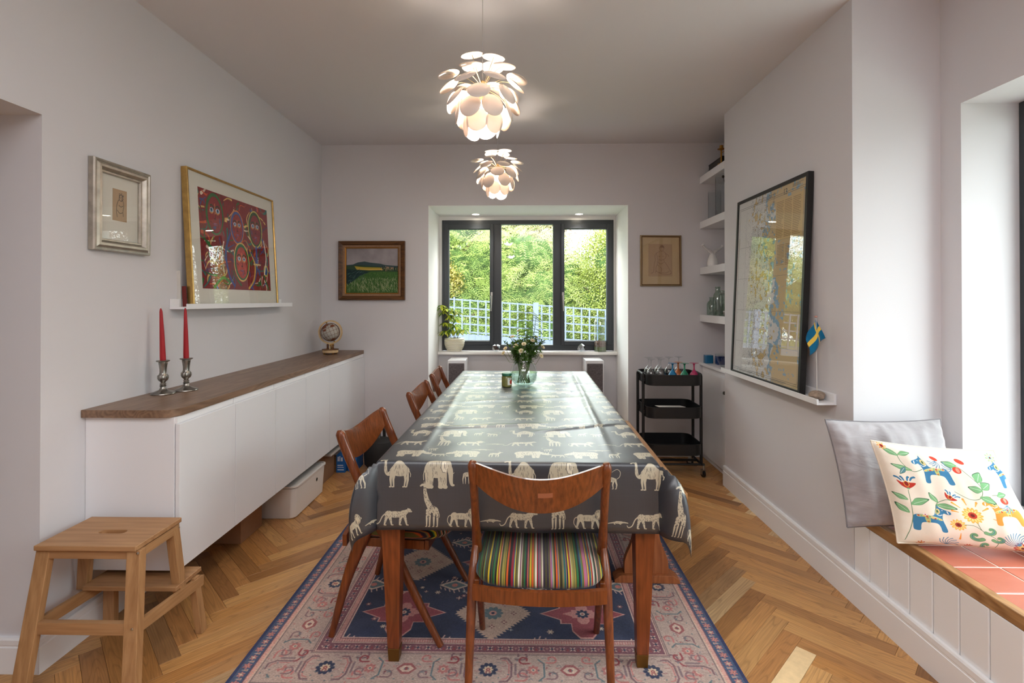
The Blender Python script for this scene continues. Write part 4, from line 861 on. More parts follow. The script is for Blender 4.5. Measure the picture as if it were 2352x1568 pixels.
def serr(cx, cy, a, b, col):
    pts = []; n = 14
    for q in range(4):
        for k in range(n):
            t_ = k/n; x0, y0 = [(a, 0), (0, b), (-a, 0), (0, -b)][q]; x1, y1 = [(0, b), (-a, 0), (0, -b), (a, 0)][q]; nx, ny = [(1, 1), (-1, 1), (-1, -1), (1, -1)][q]
            pts.append((cx+x0+(x1-x0)*t_, cy+y0+(y1-y0)*t_)); t2 = (k+.35)/n; pts.append((cx+x0+(x1-x0)*t2+nx*.014, cy+y0+(y1-y0)*t2+ny*.006))
    f.poly(pts, col)
def cross(cx, cy, s, col, col2):
    pts = [(.16, 1), (.34, .72), (.34, .42), (.62, .42), (.62, .26), (1.15, 0), (.62, -.26), (.62, -.42), (.34, -.42), (.34, -.72), (.16, -1)]
    pts = pts+[(-a, b) for a, b in reversed(pts)]; f.poly([(cx+a*s*1.07, cy+b*s*1.07) for a, b in pts], (206, 150, 140)); f.poly([(cx+a*s, cy+b*s) for a, b in pts], col)
    f.poly([(cx+a*s*.5, cy+b*s*.45) for a, b in pts], col2); flower(f, cx, cy, s*.2, NAVY, (210, 180, 160), RED, 8)
cxf = FWd/2
for jr in range(-1, 7):
    for ir in range(-3, 4):
        cx, cy = cxf+ir*.385, .17+jr*.42
        if (ir+jr) % 2 == 0:
            serr(cx, cy, .155, .17, (188, 158, 140)); flower(f, cx, cy, .045, TEAL, (196, 140, 130), NAVY, 10)
            for q in ((.09, 0), (-.09, 0), (0, .09), (0, -.09), (.05, .06), (-.05, .06), (.05, -.06), (-.05, -.06)): flower(f, cx+q[0], cy+q[1], .013, (120, 70, 76), (206, 180, 160), None, 4)
        else: cross(cx, cy, .15, (146, 66, 74), (196, 130, 124))
        cx2, cy2 = cx+.1925, cy+.21
        f.poly([(cx2+.075, cy2), (cx2, cy2+.045), (cx2-.075, cy2), (cx2, cy2-.045)], (206, 180, 162)); f.poly([(cx2+.055, cy2), (cx2, cy2+.032), (cx2-.055, cy2), (cx2, cy2-.032)], TEAL); f.ell(cx2, cy2, .014, .014, (196, 120, 110))
        for q in range(-3, 4): f.line([(cx2+q*.022, cy2+.045-abs(q)*.010), (cx2+q*.022+.006, cy2+.062-abs(q)*.010)], .003, (196, 160, 150)); f.line([(cx2+q*.022, cy2-.045+abs(q)*.010), (cx2+q*.022+.006, cy2-.062+abs(q)*.010)], .003, (196, 160, 150))
for k in range(150):
    x_ = random.uniform(.02, cxf); y_ = random.uniform(.02, FLn-.02)
    i_, j_ = int(x_*f.k), int(y_*f.k)
    if f.a[j_, i_].mean() < .30:
        cc_ = random.choice([(196, 130, 124), (200, 170, 150), (150, 80, 84), (120, 130, 140)])
        for xq in (x_, FWd-x_): flower(f, xq, y_, random.Random(k).uniform(.008, .018), cc_, (206, 190, 170), None, random.Random(k).choice([4, 6]))
i0 = int(FB*ppm); hh, ww = min(f.H, H_-i0), min(f.W, W_-i0); inner = (e >= FB)
sub = np.zeros_like(rug); sub[i0:i0+hh, i0:i0+ww] = f.a[:hh, :ww]; rug = np.where(inner[..., None], sub, rug)
rug = np.where(((e > FB) & (e < FB+.006))[..., None], np.array((206, 170, 156), np.float32)/255, rug)
fade = fbm(W_, H_, 30, 4)[..., None]; dust = np.array((150, 134, 134), np.float32)/255
rug = rug*(1-.22*fade)+dust*.22*fade; weave = rng.normal(0, .07, (H_, W_, 1)).astype(np.float32); weave = (weave+np.roll(weave, 1, 1)+np.roll(weave, 2, 1))/1.6; rug = np.clip(rug*(1+weave), 0, 1)
rc = CV(RW, RL, W_, NAVY); rc.a = rug[:rc.H] if rug.shape[0] >= rc.H else rug; rc.H = rc.a.shape[0]; rc.W = rc.a.shape[1]
RX0, RY0 = -1.046, 1.69
m = MB(); m.grid(lambda u, v_: (RX0+u*RW, RY0+v_*RL, .0062+.0004*mnoise.noise(Vector((u*9, v_*12, 0)))), 40, 60)
uvr = [((p[0]-RX0)/RW, (p[1]-RY0)/RL) for p in m.v]; n0 = len(m.v)
edge = [i for i in range(41)]+[j*41+40 for j in range(1, 61)]+[60*41+i for i in range(39, -1, -1)]+[j*41 for j in range(59, 0, -1)]
vb = [(m.v[i][0], m.v[i][1], .0005) for i in edge]; k = len(edge); m.v += vb; uvr += [uvr[i] for i in edge]
m.f += [(edge[i], edge[(i+1) % k], n0+(i+1) % k, n0+i) for i in range(k)]
solo(m, 'rug', printmat('rug_weave', rc, .95, spec=.15, bump=(350, .5), sheen=.15), 'large patterned rug in navy, pink and beige under the dining table', 'rug', smooth=True, uv=uvr, ang=50)
# ------------------------------------------------------------------ pictures
def frame_ring(parent, cs, nrm, prof, m, name='frame', smooth=False):
    """cs: bl, br, tr, tl on the front plane; nrm towards the viewer; prof: (inset, height) loops"""
    bl, br, tr, tl = [Vector(c) for c in cs]; u = (br-bl).normalized(); v = (tl-bl).normalized(); lo = []
    for i, h in prof:
        n_ = Vector(nrm)*h; lo.append([bl+u*i+v*i+n_, br-u*i+v*i+n_, tr-u*i-v*i+n_, tl+u*i-v*i+n_])
    mb = loft(MB(), lo, False, False); return put(mb, name, m, parent, smooth=smooth)
def quad(parent, cs, nrm, inset, h, m, name, thick=.002):
    bl, br, tr, tl = [Vector(c) for c in cs]; u = (br-bl).normalized(); v = (tl-bl).normalized(); n_ = Vector(nrm).normalized()
    i = inset if isinstance(inset, tuple) else (inset,)*4   # l, r, b, t
    q = [bl+u*i[0]+v*i[2], br-u*i[1]+v*i[2], tr-u*i[1]-v*i[3], tl+u*i[0]-v*i[3]]
    f_ = [p+n_*h for p in q]; b_ = [p+n_*(h-thick) for p in q]
    mb = MB().add(b_+f_, [(4, 5, 6, 7), (3, 2, 1, 0), (0, 1, 5, 4), (1, 2, 6, 5), (2, 3, 7, 6), (3, 0, 4, 7)])
    return put(mb, name, m, parent, uv=[(0, 0), (1, 0), (1, 1), (0, 1)]*2, fix=False)
M_mat = mat('mount_board', (232, 228, 216), .9, bump=(200, .1))
# small silver frame, left wall
def LW(y, z, x=XL+.002): return (x, y, z)
sfr = [(XL+.002, 2.02, 1.564), (XL+.002, 2.333, 1.564), (XL+.002, 2.333, 1.944), (XL+.002, 2.02, 1.944)]
p = thing('framed_drawing', 'small tan drawing in a wide moulded silver frame on the left wall', 'picture', (XL, 2.176, 1.564))
frame_ring(p, sfr, (1, 0, 0), [(0, 0), (0, .020), (.003, .027), (.010, .028), (.013, .024), (.022, .030), (.032, .030), (.038, .020), (.041, .014), (.044, .017), (.050, .017), (.053, .009), (.053, .003)], M_silver)
quad(p, sfr, (1, 0, 0), .050, .004, M_mat, 'mount')
dc = CV(.07, .12, 210, (188, 160, 128)); 
for pts in ([(.03, .085), (.035, .1), (.045, .1), (.05, .088), (.045, .078), (.036, .078), (.03, .085)], [(.028, .08), (.02, .06), (.018, .035), (.022, .015)], [(.05, .08), (.055, .06), (.05, .04), (.052, .02)], [(.03, .06), (.04, .055), (.05, .06)], [(.022, .04), (.035, .03), (.05, .035)]): dc.line(cm(pts, 5), .0010, (70, 62, 58))
for k in range(40): x_, y_ = random.uniform(.028, .05), random.uniform(.075, .105); dc.line([(x_, y_), (x_+.004, y_+.003)], .0007, (90, 84, 84), al=.7)
quad(p, sfr, (1, 0, 0), (.118, .118, .138, .105), .0052, printmat('tan_drawing', dc, .9), 'drawing', .0008)
quad(p, sfr, (1, 0, 0), .050, .0095, M_picglass, 'glass', .001)
# picture ledges
def ledge(name_lab, wx, sg, y0, y1, z0):
    """wx: wall plane, sg: direction into the room"""
    t_ = thing('picture_ledge', name_lab, 'ledge', (wx, (y0+y1)/2, z0)); a = wx+sg*.0012
    put(MB().box(a, y0, z0, a+sg*.012, y1, z0+.052), 'back_rail', M_white, t_, bevel=.001); put(MB().box(a+sg*.012, y0, z0, a+sg*.084, y1, z0+.012), 'shelf', M_white, t_, bevel=.001)
    put(MB().box(a+sg*.084, y0, z0, a+sg*.093, y1, z0+.027), 'front_lip', M_white, t_, bevel=.001); return t_
ledge('white picture ledge on the left wall under the red painting', XL, 1, 2.50, 3.655, 1.311)
ledge('white picture ledge on the right wall under the tall chart', XR, -1, 2.427, 3.58, .858)
# big print of painted faces, gold frame, leaning on the left ledge
gf = [(-1.700, 2.58, 1.325), (-1.700, 3.494, 1.325), (-1.742, 3.494, 2.052), (-1.742, 2.58, 2.052)]
nr = Vector((.727, 0, .042)).normalized()
p = thing('framed_painting', 'large gold-framed red abstract print of four painted faces, leaning on the left ledge', 'picture', (-1.715, 3.03, 1.325))
pc = CV(.70, .50, 1100, (134, 34, 38))
cols = [(44, 110, 52), (60, 84, 150), (226, 190, 110), (206, 84, 40), (120, 28, 36), (230, 210, 190), (90, 50, 90), (36, 120, 110), (150, 60, 60)]
rr = random.Random(5)
for k in range(190):
    x_, y_ = rr.uniform(0, .7), rr.uniform(0, .5); a = rr.uniform(0, 6.28); l = rr.uniform(.04, .12); b = a+rr.uniform(-1.2, 1.2)
    pc.line(cm([(x_, y_), (x_+l*.5*math.cos(a), y_+l*.5*math.sin(a)), (x_+l*.5*math.cos(a)+l*.6*math.cos(b), y_+l*.5*math.sin(a)+l*.6*math.sin(b))], 5), rr.uniform(.003, .010), rr.choice(cols), .002)
def face(cx, cy, s, ring_, ring2, skin, eye=(70, 130, 170), tilt_=0):
    pc.ell(cx, cy, s*.84, s*1.12, ring2, tilt_); pc.ell(cx, cy, s*.76, s*1.03, ring_, tilt_); pc.ell(cx+.002, cy-s*.04, s*.62, s*.90, skin, tilt_)
    for q in (-.26, .26):
        ex_, ey_ = cx+q*s, cy+s*.18; pc.ell(ex_, ey_, s*.17, s*.12, (214, 220, 226)); pc.ell(ex_, ey_, s*.10, s*.10, eye); pc.ell(ex_, ey_, s*.045, s*.05, (20, 24, 40))
        pc.line(cm([(ex_-s*.18, ey_+s*.14), (ex_, ey_+s*.24), (ex_+s*.18, ey_+s*.14)], 4), s*.035, (40, 60, 30)); pc.line(cm([(ex_-s*.2, ey_-s*.1), (ex_, ey_-s*.17), (ex_+s*.16, ey_-s*.08)], 4), s*.02, (226, 170, 80))
    pc.line(cm([(cx, cy+s*.2), (cx+s*.05, cy-s*.18), (cx-s*.06, cy-s*.24), (cx+s*.08, cy-s*.26)], 4), s*.03, (90, 20, 24)); pc.line([(cx+s*.03, cy+s*.5), (cx+s*.02, cy)], s*.02, (226, 160, 90))
    pc.ell(cx+.001, cy-s*.50, s*.20, s*.07, (150, 70, 110)); pc.ell(cx+.001, cy-s*.485, s*.18, s*.025, (200, 150, 190)); pc.line([(cx-s*.18, cy-s*.49), (cx+s*.2, cy-s*.49)], s*.012, (60, 20, 50))
    for k in range(9): a = rr.uniform(2.6, 6.8); pc.line([(cx+s*.5*math.cos(a), cy+s*.75*math.sin(a)), (cx+s*.42*math.cos(a+.2), cy+s*.62*math.sin(a+.2))], s*.025, rr.choice([(206, 84, 40), (60, 84, 150), (100, 24, 28)]))
face(.135, .385, .105, (46, 112, 58), (140, 30, 36), (142, 38, 42)); face(.345, .345, .085, (66, 92, 160), (206, 120, 70), (156, 48, 46), (120, 150, 190)); face(.545, .36, .098, (44, 84, 50), (206, 190, 96), (140, 40, 48), (120, 150, 190))
face(.375, .155, .098, (40, 110, 70), (226, 190, 110), (190, 70, 60), (150, 180, 210))
pc.line(cm([(.27, .30), (.22, .20), (.24, .08), (.29, .02)], 6), .008, (60, 84, 150)); pc.line(cm([(.47, .23), (.52, .15), (.50, .06), (.44, .01)], 6), .007, (226, 180, 90)); pc.line(cm([(.48, .22), (.535, .15), (.515, .06), (.46, .01)], 6), .005, (60, 84, 150))
pc.line([(.545, .25), (.545, .16)], .011, (70, 92, 160)); pc.line([(.51, .152), (.585, .152)], .005, (226, 200, 140)); pc.ell(.65, .12, .028, .036, (206, 190, 96)); pc.ell(.65, .12, .018, .026, (40, 90, 150))
pc.line(cm([(.10, .01), (.18, .06), (.24, .04)], 5), .008, (70, 130, 60)); pc.line(cm([(.64, .30), (.66, .2), (.63, .1)], 5), .006, (226, 214, 200)); pc.line([(.62, .09), (.67, .01)], .006, (44, 110, 52))
nz_ = fbm(pc.W, pc.H, 60, 3)[..., None]; pc.a = np.clip(pc.a*(.85+.3*nz_), 0, 1)
frame_ring(p, gf, nr, [(0, -.022), (0, .008), (.002, .010), (.009, .010), (.012, .006), (.012, .001)], M_gold)
quad(p, gf, nr, .004, -.012, mat('backing', (150, 120, 84), .9), 'backing', .008); quad(p, gf, nr, .010, .000, M_mat, 'mount')
M_pcp = printmat('faces_print', pc, .7)
quad(p, gf, nr, (.095, .085, .095, .085), .0012, M_pcp, 'print', .0008); quad(p, gf, nr, .011, .0045, M_picglass, 'glass', .001)
for i_, (yy_, a, b, h, c, lab) in enumerate(((2.556, -1.752, -1.722, .185, (204, 200, 194), 'tall white card standing behind the gold frame'), (2.566, -1.728, -1.705, .105, (110, 34, 30), 'short dark red card standing behind the gold frame'))):
    solo(MB().beam((a, yy_, 1.3235), (a-.006, yy_, 1.3235+h), .022, .002, (0, 1, 0)), 'card', mat('card_%d' % i_, c, .7), lab, 'card')
# landscape painting on the back wall
wl = [(-1.601, YB-.002, 1.357), (-1.018, YB-.002, 1.357), (-1.018, YB-.002, 1.874), (-1.601, YB-.002, 1.874)]
p = thing('framed_landscape', 'small landscape painting of green fields in a brown wooden frame, left of the window', 'picture', (-1.31, YB, 1.357))
frame_ring(p, wl, (0, -1, 0), [(0, 0), (0, .030), (.004, .034), (.028, .028), (.036, .022)], wood('walnut_frame', (60, 34, 12), (116, 74, 32), 'X', 60, .4))
frame_ring(p, wl, (0, -1, 0), [(.036, .001), (.036, .024), (.052, .022), (.056, .016), (.056, .002)], mat('linen_slip', (140, 108, 82), .8, var=(60, .12)), 'inner_slip'); frame_ring(p, wl, (0, -1, 0), [(.055, .002), (.055, .019), (.060, .016), (.064, .008), (.064, .002)], mat('gilt', (170, 116, 48), .45, .6), 'gilt_slip')
lc = CV(.455, .39, 700, (150, 144, 148)); sk = fbm(lc.W, lc.H, 6, 4); lc.a *= (.88+.24*sk[..., None])
lc.poly([(0, .245), (.06, .25), (.10, .268), (.16, .276), (.20, .268), (.25, .262), (.30, .256), (.34, .245), (.42, .238), (.455, .236), (.455, 0), (0, 0)], (52, 72, 76))
lc.poly([(0, .235), (.10, .245), (.20, .238), (.32, .225), (.455, .222), (.455, 0), (0, 0)], (46, 70, 48)); lc.poly([(.07, .235), (.16, .226), (.30, .222), (.33, .20), (.2, .198), (.09, .205)], (170, 150, 52)); lc.line([(.09, .208), (.32, .205)], .003, (214, 170, 90))
lc.poly([(0, .21), (.09, .20), (.20, .185), (.12, .13), (.0, .075)], (24, 50, 52)); lc.poly([(.22, .19), (.12, .15), (.0, .06), (0, 0), (.455, 0), (.455, .185)], (58, 96, 44))
for k in range(900):
    x_ = rr.uniform(0, .455); y_ = rr.uniform(0, .18)**1.0*1.0
    if x_ < .2 and y_ > .06+x_*.55: continue
    q = y_/.18; l = .006+.022*(1-q); a = rr.uniform(1.2, 2.3); lc.line([(x_, y_), (x_+l*math.cos(a), y_+l*math.sin(a))], .0011, rr.choice([(150, 160, 118), (120, 140, 84), (44, 80, 36), (70, 110, 50), (168, 170, 140)]) if q < .7 else rr.choice([(50, 100, 30), (40, 84, 28), (96, 130, 60)]))
for k in range(80): x_ = rr.uniform(0, .15); y_ = rr.uniform(.1, .2); lc.line([(x_, y_), (x_+.02, y_+.012)], .0008, rr.choice([(40, 80, 70), (90, 120, 110), (14, 34, 40)]))
for k in range(60): x_ = rr.uniform(.3, .455); lc.line([(x_, rr.uniform(.19, .225)), (x_, rr.uniform(.2, .235))], .002, rr.choice([(24, 50, 44), (190, 150, 120), (60, 84, 60)]))
quad(p, wl, (0, -1, 0), .0635, .006, printmat('landscape', lc, .6, bump=(120, .6)), 'canvas')
# red chalk drawing on the back wall, right
wr = [(1.036, YB-.002, 1.478), (1.394, YB-.002, 1.478), (1.390, YB-.002, 1.918), (1.036, YB-.002, 1.922)]
p = thing('framed_sketch', 'tan paper figure sketch in a thin gilt frame on the wall right of the window', 'picture', (1.215, YB, 1.478))
frame_ring(p, wr, (0, -1, 0), [(0, 0), (0, .016), (.003, .018), (.008, .018), (.010, .012)], mat('gilt_thin', (150, 130, 98), .4, .5)); frame_ring(p, wr, (0, -1, 0), [(.010, .012), (.013, .013), (.016, .012), (.017, .004)], mat('gilt_inner', (108, 74, 40), .4, .4), 'inner_band')
quad(p, wr, (0, -1, 0), .0165, .005, mat('cream_mount', (206, 180, 140), .9, var=(8, .05)), 'mount')
kc = CV(.20, .27, 420, (190, 160, 128))
K = lambda pts, r=.0010: kc.line(cm(pts, 5), r, (116, 74, 58), al=.85)
K([(.105, .215), (.095, .232), (.102, .248), (.118, .25), (.130, .238), (.126, .220), (.114, .210), (.105, .215)]); K([(.098, .235), (.105, .256), (.125, .256), (.135, .238)]); K([(.10, .21), (.07, .195), (.055, .175), (.058, .14), (.05, .10), (.045, .05), (.035, .03), (.02, .028)])
K([(.07, .19), (.075, .16), (.08, .13), (.075, .10), (.09, .085)]); K([(.125, .21), (.145, .195), (.15, .17), (.14, .15), (.125, .14)]); K([(.145, .19), (.165, .18), (.172, .165)]); K([(.09, .14), (.11, .135), (.125, .14), (.135, .125)]); K([(.08, .12), (.10, .105), (.12, .11), (.135, .12), (.155, .095), (.175, .06), (.192, .03), (.18, .02)])
K([(.06, .05), (.08, .035), (.11, .03), (.14, .028), (.16, .035), (.175, .045)]); K([(.075, .10), (.062, .07), (.065, .045), (.055, .03)]); K([(.09, .03), (.12, .018), (.16, .015), (.19, .022)]); K([(.10, .08), (.11, .06), (.105, .04)]); K([(.085, .17), (.095, .165), (.10, .172)]); K([(.12, .17), (.13, .168)])
for k in range(40): x_, y_ = random.uniform(.105, .13), random.uniform(.238, .256); kc.line([(x_, y_), (x_+.005, y_+.002)], .0007, (110, 72, 58), al=.6)
quad(p, wr, (0, -1, 0), (.072, .078, .085, .075), .0058, printmat('chalk_sketch', kc, .9), 'drawing', .0006); quad(p, wr, (0, -1, 0), .017, .009, M_picglass, 'glass', .001)
# tall nautical chart leaning on the right ledge
nf = [(1.428, 3.455, .8715), (1.428, 2.607, .8715), (1.478, 2.607, 2.018), (1.478, 3.455, 2.018)]
nr = Vector((-1.146, 0, .05)).normalized()
p = thing('framed_chart', 'tall framed nautical coast chart in a thin black frame leaning on the right ledge', 'picture', (1.44, 3.03, .8715))
CWd, CHt = .80, 1.10; nc = CV(CWd, CHt, 900, (226, 226, 224)); W_, H_ = nc.W, nc.H
X_, Y_ = np.meshgrid(np.linspace(0, 1, W_), np.linspace(0, 1, H_)); n1_ = fbm(W_, H_, 6, 6); n2_ = fbm(W_, H_, 40, 4)
land = (X_+.55*(n1_-.5)-.10*np.sin(Y_*6)) > .60+.0*Y_; isl = (np.abs(X_+.45*(n1_-.5)-.42-.05*np.sin(Y_*5)) < .13) & (n2_ > .60)
shore = ((X_+.55*(n1_-.5)-.10*np.sin(Y_*6)) > .52) & ~land; wat = shore & (n2_ > .45)
nc.a[wat] = np.array((150, 186, 212))/255; nc.a[land] = np.array((216, 194, 150))/255; nc.a[isl] = np.array((216, 188, 130))/255
edge_ = (np.abs(n2_-.60) < .012) & (np.abs(X_-.42) < .2); nc.a[edge_] = np.array((90, 96, 110))/255
lake = land & (n2_ > .63) & (n1_ > .5); nc.a[lake] = np.array((150, 186, 212))/255
for k in range(2600):
    x_ = min(max(rr.gauss(.36, .11), .05), .75)*CWd; y_ = rr.uniform(.05, 1.02); nc.line([(x_, y_), (x_+rr.uniform(.002, .006), y_+rr.uniform(-.001, .001))], .0007, (90, 92, 98), al=.8)
for y_ in (.2, .4, .6, .8): nc.line([(.03, y_), (.77, y_+.0)], .0006, (120, 120, 124))
for x_ in (.12, .28): nc.line([(x_, .03), (x_, 1.03)], .0006, (140, 140, 146))
nc.line([(.08, .1), (.3, .5), (.42, 1.0)], .0005, (130, 120, 150)); nc.line([(.1, .9), (.35, .55), (.5, .1)], .0005, (130, 120, 150))
nc.poly([(.49, .80), (.77, .80), (.77, 1.03), (.49, 1.03)], (222, 196, 142))
def textlines(c, x0, x1, y0, n, dy, col, cols_=1, r=.0012):
    for j in range(n):
        for q in range(cols_):
            a = x0+(x1-x0)*q/cols_; b = x0+(x1-x0)*(q+.85)/cols_; x_ = a
            while x_ < b-(.25*(b-a) if rr.random() < .3 else 0): l = rr.uniform(.004, .014); c.line([(x_, y0-j*dy), (min(b, x_+l), y0-j*dy)], r, col); x_ += l+.004
textlines(nc, .50, .76, 1.015, 22, .0095, (120, 96, 66), 3); textlines(nc, .52, .70, .77, 14, .0085, (130, 106, 74), 2); textlines(nc, .28, .52, 1.075, 2, .009, (70, 70, 74)); textlines(nc, .22, .60, 1.058, 1, .009, (70, 70, 74)); textlines(nc, .66, .78, 1.085, 3, .006, (90, 90, 94)); textlines(nc, .1, .34, .018, 2, .008, (90, 90, 94)); textlines(nc, .5, .7, .018, 2, .008, (90, 90, 94))
# the bold number 13 printed at the top right of the chart
nc.line([(.575, 1.048), (.575, 1.078)], .0022, (40, 42, 46)); nc.line(cm([(.588, 1.074), (.597, 1.078), (.602, 1.071), (.595, 1.064), (.603, 1.056), (.597, 1.048), (.587, 1.051)], 4), .0018, (40, 42, 46))
for a in (.016, .026): nc.line([(a, a), (CWd-a, a), (CWd-a, CHt-a-.025), (a, CHt-a-.025), (a, a)], .0008, (80, 82, 86))
frame_ring(p, nf, nr, [(0, -.022), (0, .008), (.001, .009), (.019, .009), (.020, .008), (.020, .001)], M_black)
quad(p, nf, nr, .004, -.012, mat('chart_backing', (120, 96, 70), .9), 'backing', .008); quad(p, nf, nr, .018, .001, printmat('chart_print', nc, .7), 'chart'); quad(p, nf, nr, .019, .0045, M_picglass, 'glass', .001)

# ------------------------------------------------------------------ little flag in a stone
fg = thing('table_flag', 'small blue and yellow cross flag in a stone at the end of the right ledge', 'flag', (1.447, 2.50, .8715), local=True)
m = MB().ball((0, 0, .021), .036, 10); m.v = [(x*(1.0+.25*mnoise.noise(Vector((x*30, y*30, z*30)))), y*1.15*(1+.2*mnoise.noise(Vector((x*30+5, y*30, z*30)))), max(.0, .021+(z-.021)*.62)) for x, y, z in m.v]
put(m, 'stone', mat('pebble', (150, 132, 116), .9, var=(60, .3), bump=(80, .6)), fg, smooth=True)
put(MB().tube([(0, 0, .03), (-.004, 0, .40)], .0022, 8), 'pole', mat('flag_pole', (206, 206, 204), .3), fg, smooth=True)
put(MB().lathe([(0, -.002), (.007, .002), (.008, .006), (.004, .009), (0, .01)], (-.004, 0, .40), 10), 'finial', mat('red_finial', (200, 150, 140), .4), fg, smooth=True)
fc = CV(.12, .08, 240, (0, 106, 150)); fc.poly([(.036, -.01), (.050, -.01), (.050, .09), (.036, .09)], (236, 200, 84)); fc.poly([(-.01, .033), (.13, .033), (.13, .047), (-.01, .047)], (236, 200, 84))
def fpt(u, v_):
    T_, Rr, L_, B_ = (-.001, .400), (.040, .300), (-.047, .318), (-.034, .216)
    a = (1-u)*(1-v_); b = (1-u)*v_; c = u*(1-v_); d = u*v_
    return (a*Rr[0]+b*T_[0]+c*B_[0]+d*L_[0], -.004+.010*math.sin(u*7+v_*2)-.012*math.sin(v_*6)*(.3+u*.7), a*Rr[1]+b*T_[1]+c*B_[1]+d*L_[1]+.004*math.sin(u*5))
m = MB(); m.grid(fpt, 14, 12); uvf = [(i/14, j/12) for j in range(13) for i in range(15)]
fo = put(m, 'flag_cloth', printmat('flag_print', fc, .8, sheen=.2), fg, smooth=True, uv=uvf, ang=180); s_ = fo.modifiers.new('t', 'SOLIDIFY'); s_.thickness = .0006
put(MB().tube([(-.002, -.003, .05), (.002, .004, .12), (-.003, .002, .2), (0, .001, .27)], .0009, 5), 'cord', mat('twine', (226, 214, 190), .9), fg)

# ------------------------------------------------------------------ pendant lamps
t = NT('lamp_disc'); t.t.nodes.remove(t.p)
df = t.n('BsdfDiffuse', {0: lin((236, 226, 218))}); tl = t.n('BsdfTranslucent', {0: lin((255, 238, 226))}); gl_ = t.n('BsdfGlossy', {0: (1, 1, 1, 1), 'Roughness': .12}); fr = t.n('Fresnel', {0: 1.45})
a_ = t.n('MixShader', {0: .2, 1: df.outputs[0], 2: tl.outputs[0]}); b_ = t.n('MixShader', {0: t.math('MULTIPLY', fr.outputs[0], .8).outputs[0], 1: a_.outputs[0], 2: gl_.outputs[0]}); t.t.links.new(b_.outputs[0], t.out.inputs[0]); M_disc = t.m
m = MB().lathe([(0, .0058), (.012, .0055), (.026, .0040), (.038, .0016), (.0455, -.0012), (.0468, -.0026), (.0452, -.0034), (.037, -.0008), (.025, .0018), (.012, .0032), (0, .0036)], n=28)
disc_me = mesh('shade_disc', m.v, m.f, M_disc, smooth=True, ang=50)
M_wire = mat('lamp_wire', (196, 178, 140), .3, 1); M_bulb = emis('bulb_glow', (255, 222, 180), 30)
def pendant(x, y, zc, lab, zh, seed):
    r_ = random.Random(seed); L = thing('pendant_lamp', lab, 'lamp', (x, y, zc), 'white disc pendant lamps over the table', local=True)
    hub = Vector((0, 0, .045))
    put(MB().lathe([(0, .075), (.010, .074), (.012, .06), (.020, .05), (.024, .03), (.022, .0), (.016, -.01), (0, -.012)], n=20), 'hub', mat('lamp_hub', (190, 160, 110), .3, .9), L, smooth=True)
    put(MB().tube([(0, 0, .07), (0, 0, zh-zc-.028)], .0014, 6), 'cord', mat('lamp_cord', (180, 176, 172), .5), L)
    put(MB().lathe([(0, zh-zc-.001), (.05, zh-zc-.001), (.05, zh-zc-.022), (.046, zh-zc-.027), (0, zh-zc-.028)], n=28), 'ceiling_rose', M_white, L, smooth=True)
    put(MB().lathe([(0, -.095), (.012, -.093), (.024, -.084), (.030, -.068), (.028, -.05), (.018, -.03), (.013, -.012), (0, -.012)], n=20), 'bulb', M_bulb, L, smooth=True)
    pd = bpy.data.lights.new('bulb_light', 'POINT'); pd.energy = 11.5; pd.color = (1, .88, .76); pd.shadow_soft_size = .07; po = bpy.data.objects.new('bulb_light', pd); COL.objects.link(po); po.parent = L; po.location = (0, 0, -.115)
    rings = [(6, .072, -.112, -6, .25), (7, .112, -.062, 12, .75), (7, .132, -.008, 30, .25), (7, .142, .042, 50, .7), (6, .140, .094, 74, .2), (4, .062, .158, 84, .55)]
    for n, rr_, z, el, ph in rings:
        for k in range(n):
            a = 2*math.pi*(k+ph)/n+r_.uniform(-.08, .08); el_ = R(el+r_.uniform(-7, 7)); q = rr_+r_.uniform(-.006, .006); zz = z+r_.uniform(-.008, .008)
            c = Vector((q*math.cos(a), q*math.sin(a), zz)); nn = Vector((math.cos(a)*math.cos(el_), math.sin(a)*math.cos(el_), math.sin(el_)))
            o = bpy.data.objects.new('shade_disc', disc_me); COL.objects.link(o); o.parent = L; o.location = c; o.rotation_euler = nn.to_track_quat('Z', 'Y').to_euler()
            mid = (hub+c)/2+Vector((0, 0, .02 if z > -.05 else .01))+Vector((math.cos(a), math.sin(a), 0))*.012
            put(MB().tube(cm([hub, mid, c-nn*.001], 3), .0011, 5, cap=False), 'rod', M_wire, L)
    return L
pendant(-.161, 2.10, 2.195, 'white many-disc pendant lamp, the nearer of the two over the table', CEIL, 3)
pendant(-.165, 3.55, 2.241, 'white many-disc pendant lamp, the farther one in front of the window wall', CEIL, 9)
for x, lab in ((-.44, 'round recessed downlight in the window recess, left one'), (.558, 'round recessed downlight in the window recess, right one')):
    d = thing('downlight', lab, 'downlight', (x, 4.87, NZ), 'recessed downlights above the window')
    put(MB().lathe([(.034, -.0016), (.046, -.0016), (.046, -.004), (.040, -.0055), (.034, -.003)], (x, 4.87, NZ), 28), 'trim_ring', M_white, d, smooth=True)
    put(MB().lathe([(0, -.0025), (.034, -.0025), (.034, -.0017), (0, -.0017)], (x, 4.87, NZ), 24), 'lens', emis('downlight_lens', (255, 240, 214), 22), d)
    sd = bpy.data.lights.new('downlight_beam', 'SPOT'); sd.energy = 9; sd.spot_size = R(110); sd.spot_blend = .8; sd.color = (1, .93, .84); sd.shadow_soft_size = .03; so2 = bpy.data.objects.new('downlight_beam', sd); COL.objects.link(so2); so2.parent = d; so2.location = (0, 0, -.012)

